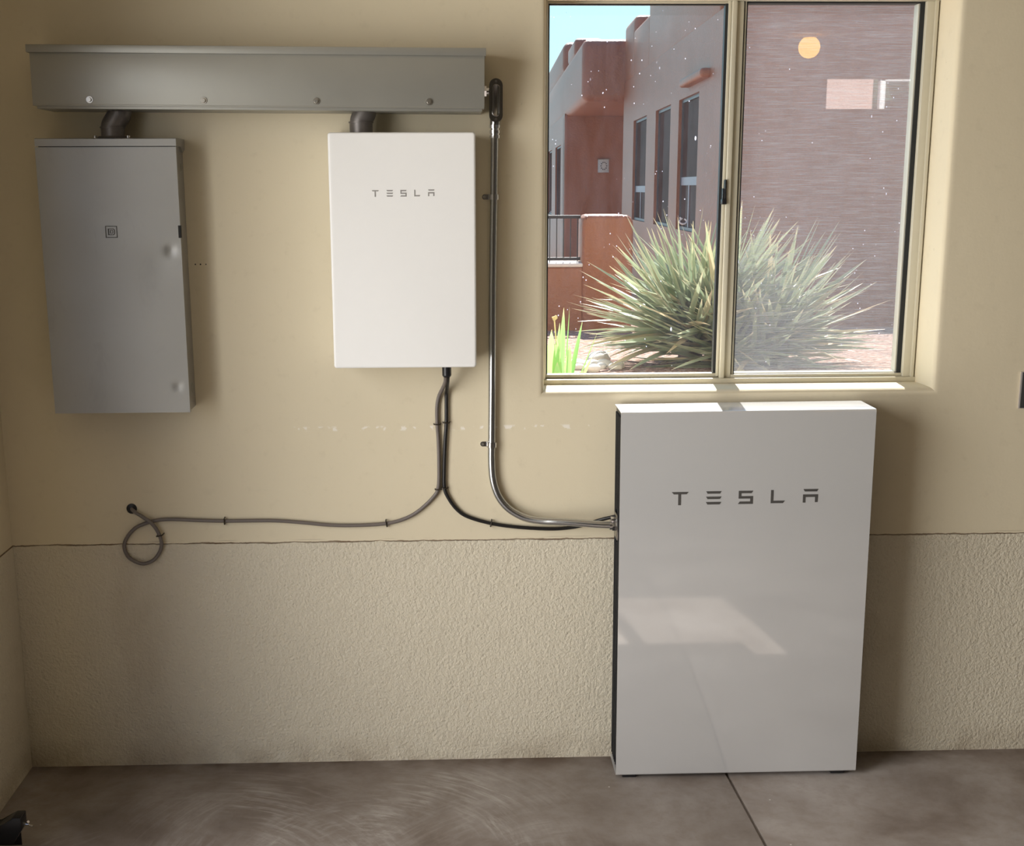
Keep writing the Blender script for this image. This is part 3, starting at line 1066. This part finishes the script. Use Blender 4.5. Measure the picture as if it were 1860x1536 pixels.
# sheet shell wrapped over the front, top and bottom, open at both sides
c_r, th = 0.0065, 0.0028
outl = [(by + BD, bz + BH)]
for k in range(6):
    a = math.radians(90 + 90 * k / 5)
    outl.append((by + c_r + c_r * math.cos(a), bz + BH - c_r + c_r * math.sin(a)))
for k in range(6):
    a = math.radians(180 + 90 * k / 5)
    outl.append((by + c_r + c_r * math.cos(a), bz + c_r + c_r * math.sin(a)))
outl.append((by + BD, bz))
inl = [(by + BD, bz + th)]
c_i = c_r - th
for k in range(6):
    a = math.radians(270 - 90 * k / 5)
    inl.append((by + c_r + c_i * math.cos(a), bz + c_r + c_i * math.sin(a)))
for k in range(6):
    a = math.radians(180 - 90 * k / 5)
    inl.append((by + c_r + c_i * math.cos(a), bz + BH - c_r + c_i * math.sin(a)))
inl.append((by + BD, bz + BH - th))
add_prism(bm, outl + inl, 'x', bx, bx + BW)
obj('shell', bm, M['white_gloss'], bt, angle=50)
bm = new()
add_box(bm, bx + 0.006, bx + BW - 0.006, by + th, by + BD, bz + th, bz + BH - th)
core = obj('core', bm, M['black_fin'], bt, False)
core['label'] = 'black recessed core'
for k in range(7):
    yy = by + 0.018 + k * 0.0185
    for s in (0, 1):
        xa = bx + 0.0015 if s == 0 else bx + BW - 0.008
        if k in (3, 4) and s == 0:
            b2 = new()
            add_box(b2, xa, xa + 0.0065, yy, yy + 0.003, bz + 0.02, bz + 0.735)
            add_box(b2, xa, xa + 0.0065, yy, yy + 0.003, bz + 0.835, bz + 1.13)
        else:
            b2 = add_box(new(), xa, xa + 0.0065, yy, yy + 0.003, bz + 0.02, bz + 1.13)
        obj('cooling_fin', b2, M['black_fin'], core, False)
for b_ in letters(0.6125, 1.0505, 0.900, -0.1617, 0.041):
    obj('letter', b_, M['letter_dark'], bt, False)['label'] = 'large dark grey letter'
for xx in (0.022, BW - 0.075):
    bm = add_box(new(), bx + xx, bx + xx + 0.042, by + 0.012, by + 0.070, bz - 0.0118, bz + 0.002, 0.001)
    f_ = obj('foot', bm, M['black'], bt)
    f_['label'] = 'black foot'
for xx in (0.022, BW - 0.075):
    bm = add_box(new(), bx + xx, bx + xx + 0.042, by + 0.085, by + 0.135, bz - 0.0118, bz + 0.002, 0.001)
    obj('foot', bm, M['black'], bt)
bm = new()
zc_ = 0.7985
add_box(bm, bx - 0.001, bx + 0.011, by + 0.050, by + 0.118, zc_ - 0.040, zc_ + 0.036, 0.001)
sp_ = obj('entry_plate', bm, M['emt_cover'], bt)
bm = new()
add_tube(bm, [(bx - 0.020, -0.080, zc_), (bx - 0.012, -0.080, zc_)], 0.0150, 20)
add_tube(bm, [(bx - 0.012, -0.080, zc_), (bx - 0.001, -0.080, zc_)], 0.0175, 6)
add_box(bm, bx - 0.016, bx - 0.001, -0.094, -0.066, zc_ + 0.012, zc_ + 0.024, 0.002)
obj('conduit_connector', bm, M['chrome'], sp_)
bt.rotation_euler = (0, math.radians(-0.296), math.radians(-0.522))

# ---------------------------------------------------------------- switch plate at the right edge
sw = thing('switch_plate', 'dark grey switch plate at the right edge of the wall', 'switch plate', (1.745, 0, 1.19))
bm = add_box(new(), 1.7045, 1.786, -0.0065, 0.0, 1.134, 1.248, 0.001)
o = obj('rim', bm, M['plate_edge'], sw)
bm = add_box(new(), 1.7085, 1.782, -0.0085, -0.005, 1.136, 1.2465, 0.001)
obj('face', bm, M['plate_dark'], sw)
bm = add_box(new(), 1.7285, 1.762, -0.0115, -0.008, 1.156, 1.226, 0.002)
obj('rocker', bm, M['plate_dark'], sw)

# ---------------------------------------------------------------- garage door safety sensor in the left corner
se = thing('door_sensor', 'black garage door safety sensor on a bracket in the left corner', 'sensor', (-1.30, -0.50, 0.0))
bm = new()
add_box(bm, XL, XL + 0.004, -0.56, -0.47, 0.0, 0.115, 0.001)
add_box(bm, XL, -1.262, -0.503, -0.499, 0.006, 0.045, 0.001)
obj('bracket', bm, M['rail_iron'], se)
bm = new()
pl = [(-1.392, 0.035), (-1.265, 0.040), (-1.2385, 0.082), (-1.2385, 0.118), (-1.262, 0.118), (-1.306, 0.088), (-1.392, 0.088)]
add_prism(bm, pl, 'y', -0.560, -0.512)
bmesh.ops.bevel(bm, geom=list(bm.edges), offset=0.003, segments=2, profile=0.5, affect='EDGES')
hs = obj('housing', bm, M['black'], se)
bm = add_tube(new(), [(-1.345, -0.562, 0.064), (-1.345, -0.558, 0.064)], 0.012, 18)
obj('lens', bm, M['house_glass'], hs)
bm = new()
add_tube(bm, [(-1.2385, -0.536, 0.088), (-1.226, -0.536, 0.088)], 0.0045, 10)
add_tube(bm, [(-1.231, -0.536, 0.088), (-1.224, -0.544, 0.099)], [0.0022, 0.0036], 8)
add_tube(bm, [(-1.231, -0.536, 0.088), (-1.214, -0.540, 0.083)], [0.0022, 0.0036], 8)
obj('wing_nut', bm, M['chrome'], se)

# ---------------------------------------------------------------- ceiling lamp behind the viewer (mirrored in the right pane)
lp = thing('ceiling_lamp', 'round warm glowing ceiling lamp, mirrored in the right window pane', 'lamp', (2.67, -5.52, 2.835))
bm = new()
bmesh.ops.create_icosphere(bm, subdivisions=3, radius=0.08, matrix=Matrix.Translation((2.67, -5.52, 2.815)))
obj('globe', bm, M['bulb'], lp)
bm = new()
add_tube(bm, [(2.67, -5.52, 2.882), (2.67, -5.52, 2.90)], 0.05, 20)
obj('holder', bm, M['white_paint'], lp)

# ---------------------------------------------------------------- outdoors: ground
def ground_z(x, y):
    pts = ((-40, 0.97), (1.2, 0.965), (2.2, 0.945), (3.5, 0.87), (5.0, 0.765), (5.75, 0.735), (7.9, 0.50), (12, 0.25), (17, 0.0), (60, -0.3))
    z = pts[-1][1]
    for (a, za), (b, zb) in zip(pts, pts[1:]):
        if y <= b:
            t = (y - a) / (b - a)
            z = za + (zb - za) * t
            break
    return z + 0.012 * (mnoise.noise(Vector((x * 1.3, y * 1.3, 0))) + 0.5 * mnoise.noise(Vector((x * 4, y * 4, 3))))


bm = new()
xs = [-6 + 0.25 * i for i in range(73)]
ys = [T + 0.001] + [0.4 + 0.2 * i for i in range(40)] + [8.5 + 0.8 * i for i in range(30)]
gv = [[bm.verts.new((x, y, ground_z(x, y))) for x in xs] for y in ys]
for a, b in zip(gv, gv[1:]):
    for i in range(len(xs) - 1):
        bm.faces.new((a[i], a[i + 1], b[i + 1], b[i]))
tag(obj('gravel_ground', bm, M['gravel'], angle=180), 'sunlit pinkish gravel covering the ground outside the window', 'gravel', kind='stuff')
bm = add_box(new(), -9.0, XL - 0.2, -7.0, 0.2, -0.1, -0.01)
struct(obj('driveway', bm, M['concrete']), 'concrete driveway outside the garage doorway', 'driveway')

# ---------------------------------------------------------------- outdoors: adobe house
C0 = Vector((2.539, 7.9, 0))
dv = Vector((math.sin(math.radians(2.0)), math.cos(math.radians(2.0)), 0))
nv = Vector((dv.y, -dv.x, 0))  # into the house
house = thing('adobe_house', 'brown adobe house with stepped parapets and tall dark windows outside', 'house', (C0.x, C0.y, 0.3))


def sw_pt(base, s, t, z):
    p_ = base + dv * s + nv * t
    return (p_.x, p_.y, z)


def slab(bm, base, s0, s1, t0, t1, z0, z1, bev=0.0):
    vv = [bm.verts.new(sw_pt(base, s, t, z)) for s in (s0, s1) for t in (t0, t1) for z in (z0, z1)]
    idx = ((0, 1, 3, 2), (4, 6, 7, 5), (0, 4, 5, 1), (2, 3, 7, 6), (0, 2, 6, 4), (1, 5, 7, 3))
    fs = [bm.faces.new([vv[i] for i in f]) for f in idx]
    if bev:
        bmesh.ops.bevel(bm, geom=list({e_ for f in fs for e_ in f.edges}), offset=bev, segments=4, profile=0.5, affect='EDGES')


def wall_with_holes(bm, base, s0, s1, z0, z1, thick, holes, rec):
    """left-facing wall; holes (a, b, za, zb) are recessed by rec"""
    ss = sorted({s0, s1} | {h[0] for h in holes} | {h[1] for h in holes})
    zs = sorted({z0, z1} | {h[2] for h in holes} | {h[3] for h in holes})

    def inside(s, z):
        return any(h[0] < s < h[1] and h[2] < z < h[3] for h in holes)
    cache = {}

    def v(s, z, t):
        k = (s, z, t)
        if k not in cache:
            cache[k] = bm.verts.new(sw_pt(base, s, t, z))
        return cache[k]
    for a, b in zip(ss, ss[1:]):
        for c, d in zip(zs, zs[1:]):
            if not inside((a + b) / 2, (c + d) / 2):
                bm.faces.new((v(a, c, 0), v(b, c, 0), v(b, d, 0), v(a, d, 0)))
    for a, b, c, d in holes:
        for q in (((a, c), (b, c)), ((b, c), (b, d)), ((b, d), (a, d)), ((a, d), (a, c))):
            (sa, za), (sb, zb) = q
            bm.faces.new((v(sa, za, 0), v(sb, zb, 0), v(sb, zb, rec), v(sa, za, rec)))
        bm.faces.new((v(a, c, rec), v(b, c, rec), v(b, d, rec), v(a, d, rec)))
    # ends, top and back
    for s in (s0, s1):
        bm.faces.new((v(s, z0, 0), v(s, z1, 0), v(s, z1, thick), v(s, z0, thick)))
    bm.faces.new((v(s0, z1, 0), v(s1, z1, 0), v(s1, z1, thick), v(s0, z1, thick)))
    bm.faces.new((v(s0, z0, thick), v(s1, z0, thick), v(s1, z1, thick), v(s0, z1, thick)))


holesA = [(1.67, 3.05, 1.33, 2.77), (3.70, 5.05, 1.33, 2.77), (6.0, 7.55, 1.33, 2.77)]
bm = new()
wall_with_holes(bm, C0, 0.25, 8.98, -0.6, 3.42, 0.5, holesA, 0.08)
slab(bm, C0, 0.6, 5.96, 0.0, 0.45, 3.38, 4.85, 0.06)
slab(bm, C0, 5.90, 7.75, 0.0, 0.45, 3.38, 4.08, 0.05)
slab(bm, C0, 7.70, 8.98, 0.0, 0.70, 3.38, 4.30, 0.10)
obj('side_wall', bm, M['adobe'], house, angle=45)
bm = new()
slab(bm, C0, 0.0, 0.4, -0.004, 7.5, -0.6, 3.72, 0.08)
obj('facing_wall', bm, M['adobe'], house, angle=45)
P1 = C0 + dv * 8.98
B0 = Vector((2.176, P1.y, 0))
bm = new()
# block over the porch, then the lower side wall set back beneath it
slab(bm, B0, 0.0, 14.0, 0.0, 3.0, 3.146, 4.10, 0.12)
slab(bm, B0, 1.9, 3.6, 0.0, 0.5, 4.0, 4.32, 0.08)
slab(bm, B0, 5.2, 14.0, 0.0, 0.5, 4.0, 4.62, 0.15)
obj('porch_block', bm, M['adobe'], house, angle=45)
bm = new()
holesB = [(5.65, 7.65, 1.18, 2.66), (9.2, 11.0, 1.18, 2.66)]
wall_with_holes(bm, B0, 4.40, 14.0, -0.6, 3.2, 0.5, holesB, 0.08)
slab(bm, B0, 4.36, 4.9, 0.0, 3.0, -0.6, 3.2, 0.06)
obj('porch_wall', bm, M['adobe'], house, angle=45)


def house_window(base, a, b, c, d, bar, split):
    bm = new()
    w = 0.035
    for q in ((a, b, c, c + w), (a, b, d - w, d), (a, a + w, c, d), (b - w, b, c, d)):
        slab(bm, base, q[0], q[1], 0.035, 0.075, q[2], q[3])
    fr = obj('window_frame', bm, M['house_frame'], house, False)
    bm = new()
    slab(bm, base, a + w, b - w, 0.055, 0.065, c + w, d - w)
    obj('window_pane', bm, M['house_glass'], fr, False)
    if bar:
        bm = new()
        slab(bm, base, a + w, b - w, 0.045, 0.07, bar - 0.045, bar + 0.045)
        obj('meeting_rail', bm, M['house_bar'], fr, False)
    if split:
        bm = new()
        m_ = (a + b) / 2 + 0.1
        slab(bm, base, m_ - 0.025, m_ + 0.025, 0.045, 0.07, c + w, bar - 0.04)
        obj('mullion', bm, M['house_bar'], fr, False)


house_window(C0, 1.67, 3.05, 1.33, 2.77, 1.87, True)
house_window(C0, 3.70, 5.05, 1.33, 2.77, None, False)
house_window(C0, 6.0, 7.55, 1.33, 2.77, 1.78, True)
house_window(B0, 5.65, 7.65, 1.18, 2.66, None, False)
house_window(B0, 9.2, 11.0, 1.18, 2.66, None, False)
bm = new()
slab(bm, C0, 1.05, 2.45, -0.10, 0.06, 2.86, 2.95, 0.035)
obj('drain_ledge', bm, M['adobe'], house, angle=60)

# sconce on the porch wall
P2y = B0.y + 4.36
sc_ = thing('wall_sconce', 'pale verdigris pierced wall sconce in the porch recess', 'wall lamp', (3.09, P2y, 2.09))
bm = new()
n = 14
r0 = 0.125
for k in range(n):
    a0, a1 = math.pi + math.pi * k / n, math.pi + math.pi * (k + 1) / n
    v4 = [bm.verts.new((3.09 + r0 * math.cos(a), P2y + 0.02 + 0.8 * r0 * math.sin(a), z)) for a, z in ((a0, 2.09), (a1, 2.09), (a1, 2.34), (a0, 2.34))]
    bm.faces.new(v4)
bmesh.ops.remove_doubles(bm, verts=bm.verts, dist=1e-4)
obj('shade', bm, M['sconce'], sc_)
bm = new()
for k in range(10):
    a = 2 * math.pi * k / 10
    cx2, cz2 = 3.09 + 0.055 * math.cos(a), 2.215 + 0.07 * math.sin(a)
    q = 0.8 * math.sqrt(max(0, r0 ** 2 - (cx2 - 3.09) ** 2))
    add_tube(bm, [(cx2, P2y + 0.02 - q - 0.004, cz2), (cx2, P2y + 0.02 - q + 0.002, cz2)], 0.012, 8)
obj('cutout', bm, M['sconce_dark'], sc_)
bm = add_box(new(), 2.965, 3.215, P2y - 0.10, P2y + 0.02, 2.338, 2.352, 0.004)
obj('top_band', bm, M['bark'], sc_)
# round cap on the facing wall and a small ring by the near window
bm = new()
add_tube(bm, [(2.90, 7.985, 1.475), (2.90, 7.93, 1.475), (2.90, 7.925, 1.475)], [0.062, 0.062, 0.045], 20)
tag(obj('pipe_cap', bm, M['white_paint']), 'round pale pipe cap on the brown wall, beside the right yucca leaves', 'pipe cap')
bm = new()
c_ = Vector(sw_pt(C0, 2.30, -0.030, 1.435))
pts = [c_ + Vector((0.040 * math.cos(a), 0.01 * math.sin(a), 0.027 * math.sin(a))) for a in (math.radians(100 + 330 * k / 24) for k in range(25))]
pts = [pts[0] + Vector((-0.030, 0, 0.016))] + pts
add_tube(bm, pts, 0.009, 8)
tag(obj('ring_hook', bm, M['white_paint']), 'small white ring at the foot of the nearest tall house window', 'hook')

# patio wall with railing
pw = thing('patio_wall', 'low brown adobe patio wall with a rounded top and ledge painted sunlit pale', 'garden wall', (0.9, 5.75, 0.7))
bm = new()
prof2 = [(0.985, 0.45), (0.985, 1.555)] + [(0.985 + 0.05 * (1 - math.cos(math.radians(t))), 1.555 + 0.05 * math.sin(math.radians(t))) for t in (30, 60, 90)] + \
        [(1.30, 1.605), (1.335, 1.597), (1.362, 1.575), (1.372, 1.54), (1.372, 0.45)]
add_prism(bm, prof2, 'y', 5.75, 6.05)
bmesh.ops.bevel(bm, geom=list(bm.edges), offset=0.03, segments=3, profile=0.5, affect='EDGES')
obj('pier', bm, M['adobe'], pw, angle=60)
bm = add_box(new(), -2.5, 1.0, 5.765, 6.05, 0.45, 1.218, 0.02, 3)
obj('base_wall', bm, M['adobe'], pw, angle=60)
bm = add_box(new(), -2.5, 0.995, 5.755, 6.10, 1.216, 1.248, 0.012, 3)
lo = obj('ledge', bm, M['ledge'], pw, angle=60)
lo['label'] = 'ledge with sunlit white put into its colour'
rl = thing('metal_railing', 'black metal railing of thin upright bars on the patio wall ledge', 'railing', (0.3, 5.9, 1.248))
bm = new()
add_box(bm, -2.5, 0.987, 5.88, 5.92, 1.575, 1.600, 0.004)
obj('top_rail', bm, M['rail_iron'], rl)
bm = new()
add_box(bm, -2.5, 0.987, 5.885, 5.915, 1.262, 1.284, 0.004)
obj('bottom_rail', bm, M['rail_iron'], rl)
for k in range(12):
    x = 0.965 - 0.053 * k if k < 6 else 0.70 - 0.08 * (k - 5)
    bm = add_box(new(), x - 0.0035, x + 0.0035, 5.896, 5.904, 1.248 if k % 4 == 0 else 1.264, 1.580)
    obj('baluster', bm, M['rail_iron'], rl, False)


# ---------------------------------------------------------------- outdoors: plants
def leaf(bm, lay, base, dirv, length, width, droop, tone, tan, seg=7, fold=0.35):
    d = dirv.normalized()
    side = d.cross(Vector((0, 0, 1)))
    if side.length < 1e-3:
        side = Vector((1, 0, 0))
    side.normalize()
    rot = Matrix.Rotation(random.uniform(-0.7, 0.7), 3, d)
    side = rot @ side
    nrm = side.cross(d)
    prev = None
    for k in range(seg + 1):
        t = k / seg
        c = base + d * (length * t) + Vector((0, 0, -droop * t * t * length))
        w = width * (0.55 + 1.4 * t if t < 0.3 else (1.0 - ((t - 0.3) / 0.7) ** 2.2) * 0.97 + 0.03) * 0.5
        tn = min(1.0, tan + (0.9 if t > 0.90 else 0.0))
        row = []
        for s, f in ((-1, 0.0), (0, -fold), (1, 0.0)):
            v = bm.verts.new(c + side * (s * w) + nrm * (f * w))
            v[lay] = Vector((tone, min(1.0, tn + (0.25 if s else 0.0)), 0, 1))
            row.append(v)
        if prev:
            for i in range(2):
                bm.faces.new((prev[i], prev[i + 1], row[i + 1], row[i]))
        prev = row


rnd = random.Random(11)
yc = Vector((1.375, 2.52, 0.945))
yu = thing('yucca_plant', 'big spiky grey-green yucca clump growing in the gravel outside', 'yucca', yc)
bm = new()
lay = bm.verts.layers.float_color.new('tone')
for hx, hy, nleaf, sc, lift in ((-0.18, 0.05, 230, 1.0, 0.10), (0.20, 0.02, 220, 0.97, 0.08), (0.0, 0.12, 190, 1.0, 0.16), (-0.05, -0.12, 110, 0.75, 0.03), (0.14, -0.16, 90, 0.72, 0.02)):
    for i in range(nleaf):
        az = rnd.uniform(0, 2 * math.pi)
        el = math.asin(min(1.0, max(-0.10, rnd.uniform(-0.06, 1.0) ** 1.0 if True else 0)))
        d = Vector((math.cos(az) * math.cos(el), math.sin(az) * math.cos(el), math.sin(el)))
        L = sc * rnd.uniform(0.54, 0.66) * (1.0 if el > 0.25 else 0.94)
        b = yc + Vector((hx + rnd.uniform(-0.05, 0.05), hy + rnd.uniform(-0.05, 0.05), lift + rnd.uniform(-0.05, 0.06))) + d * 0.03
        low = max(0.0, 1 - el / 0.5)
        dry = rnd.random() < 0.08 + 0.20 * low
        leaf(bm, lay, b, d, L, rnd.uniform(0.026, 0.040), rnd.uniform(-0.02, 0.10) + (0.14 * low if dry else 0.0), rnd.random() ** 1.2, rnd.uniform(0.45, 0.95) if dry else rnd.uniform(0, 0.14))
yf = obj('foliage', bm, M['yucca'], yu, angle=180)
bm = new()
for hx, hy in ((-0.18, 0.05), (0.20, 0.02), (0.0, 0.12)):
    add_tube(bm, [yc + Vector((hx, hy, -0.05)), yc + Vector((hx, hy, 0.14))], [0.07, 0.05], 12)
obj('trunk', bm, M['bark'], yu)

ic = Vector((0.40, 1.45, 0.955))
ir = thing('iris_plant', 'bright green iris with sword-shaped leaves outside the left pane', 'iris', ic)
bm = new()
lay = bm.verts.layers.float_color.new('tone')
random.seed(5)
for bxx, byy, tx, tz, wd in ((0.43, 1.50, 0.440, 1.322, 0.030), (0.445, 1.48, 0.462, 1.325, 0.030), (0.455, 1.46, 0.515, 1.272, 0.034), (0.47, 1.42, 0.572, 1.222, 0.036),
                             (0.40, 1.46, 0.420, 1.262, 0.034), (0.38, 1.44, 0.385, 1.235, 0.034), (0.41, 1.40, 0.402, 1.20, 0.036), (0.44, 1.38, 0.455, 1.18, 0.036),
                             (0.36, 1.42, 0.33, 1.22, 0.034), (0.35, 1.47, 0.30, 1.26, 0.034), (0.48, 1.44, 0.555, 1.12, 0.020), (0.40, 1.34, 0.40, 1.11, 0.03), (0.33, 1.40, 0.28, 1.16, 0.03), (0.46, 1.36, 0.475, 1.06, 0.03)):
    b = Vector((bxx, byy, 0.945))
    tip = Vector((tx, byy - 0.02, tz))
    leaf(bm, lay, b, tip - b, (tip - b).length, wd * 1.5, 0.02, random.random(), 0.0, 8, 0.12)
obj('foliage', bm, M['iris'], ir, angle=180)
bm = new()
lay = bm.verts.layers.float_color.new('tone')
add_tube(bm, [(0.405, 1.47, 0.95), (0.41, 1.47, 1.15), (0.4, 1.47, 1.265)], 0.003, 6)
add_tube(bm, [(0.399, 1.47, 1.262), (0.405, 1.47, 1.275), (0.409, 1.47, 1.283)], [0.004, 0.009, 0.003], 8)
add_tube(bm, [(0.399, 1.47, 1.262), (0.394, 1.47, 1.278)], [0.004, 0.006], 8)
for v in bm.verts:
    v[lay] = Vector((0.5, 1.0, 0, 1))
o = obj('dried_stalk', bm, M['iris'], ir)
o['label'] = 'dried tan flower stalk'

# river rocks between iris and yucca
rr = random.Random(3)


def rock(x, y, r, label, sq_=0.62):
    z = ground_z(x, y)
    bm = new()
    bmesh.ops.create_icosphere(bm, subdivisions=3, radius=r)
    seed = rr.uniform(0, 50)
    rz = rr.uniform(0, 3.1)
    for v in bm.verts:
        k = 1 + 0.22 * mnoise.noise(v.co / r * 0.9 + Vector((seed, 0, 0)))
        v.co = Vector((v.co.x * k * 1.15, v.co.y * k, v.co.z * k * sq_))
    bmesh.ops.rotate(bm, verts=bm.verts, cent=(0, 0, 0), matrix=Matrix.Rotation(rz, 3, 'Z'))
    bmesh.ops.translate(bm, verts=bm.verts, vec=(x, y, z + r * sq_ * 0.55))
    tag(obj('river_rock', bm, M['rock'], angle=180), label, 'rock', 'pale river rocks between iris and yucca')


rock(0.735, 2.62, 0.062, 'largest pale grey river rock, behind the others by the yucca')
rock(0.60, 2.36, 0.046, 'upper left river rock nearest the iris leaves')
rock(0.635, 2.13, 0.038, 'low tan river rock at the front of the pile')
same = 'small pale rounded river rock heaped between the iris and the yucca'
for x, y, r in ((0.675, 2.42, 0.040), (0.735, 2.40, 0.042), (0.79, 2.34, 0.036), (0.70, 2.27, 0.032), (0.765, 2.24, 0.032), (0.585, 2.22, 0.028), (0.62, 2.50, 0.032), (0.56, 2.44, 0.03)):
    rock(x, y, r, same)

# ---------------------------------------------------------------- what the slot window behind the viewer looks out on
bm = add_box(new(), 2.0, 5.36, -12.3, -12.0, -0.2, 4.6, 0.05)
tag(obj('pink_building', bm, M['adobe_pink']), 'sunlit pale pink stucco building mirrored in the right pane', 'building')
bm = new()
add_box(bm, 5.40, 5.47, -12.0, -11.9, -0.2, 3.12, 0.01)
add_box(bm, 5.40, 5.85, -12.0, -11.9, 3.08, 3.2, 0.01)
tag(obj('white_post', bm, M['white_paint']), 'white post beside the mirrored pink building', 'post')
td = thing('background_tree', 'dark green tree mirrored at the right of the slot window', 'tree', (6.6, -12.9, 0))
bm = new()
rt = random.Random(4)
for k in range(26):
    c = Vector((6.6 + rt.uniform(-1.3, 1.4), -13.0 + rt.uniform(-0.8, 0.6), 3.4 + rt.uniform(-1.3, 1.6)))
    bmesh.ops.create_icosphere(bm, subdivisions=2, radius=rt.uniform(0.35, 0.6), matrix=Matrix.Translation(c))
for v in bm.verts:
    v.co += Vector((mnoise.noise(v.co * 4), mnoise.noise(v.co * 4 + Vector((9, 0, 0))), mnoise.noise(v.co * 4 + Vector((0, 9, 0))))) * 0.15
obj('crown', bm, M['tree_leaf'], td)
obj('trunk', add_tube(new(), [(6.6, -13.0, -0.2), (6.6, -13.0, 3.0)], 0.14, 12), M['bark'], td)
bm = add_box(new(), 0, 14, -20, -6.25, -0.25, -0.2)
struct(obj('yard_ground', bm, M['concrete']), 'paved yard behind the garage', 'ground')
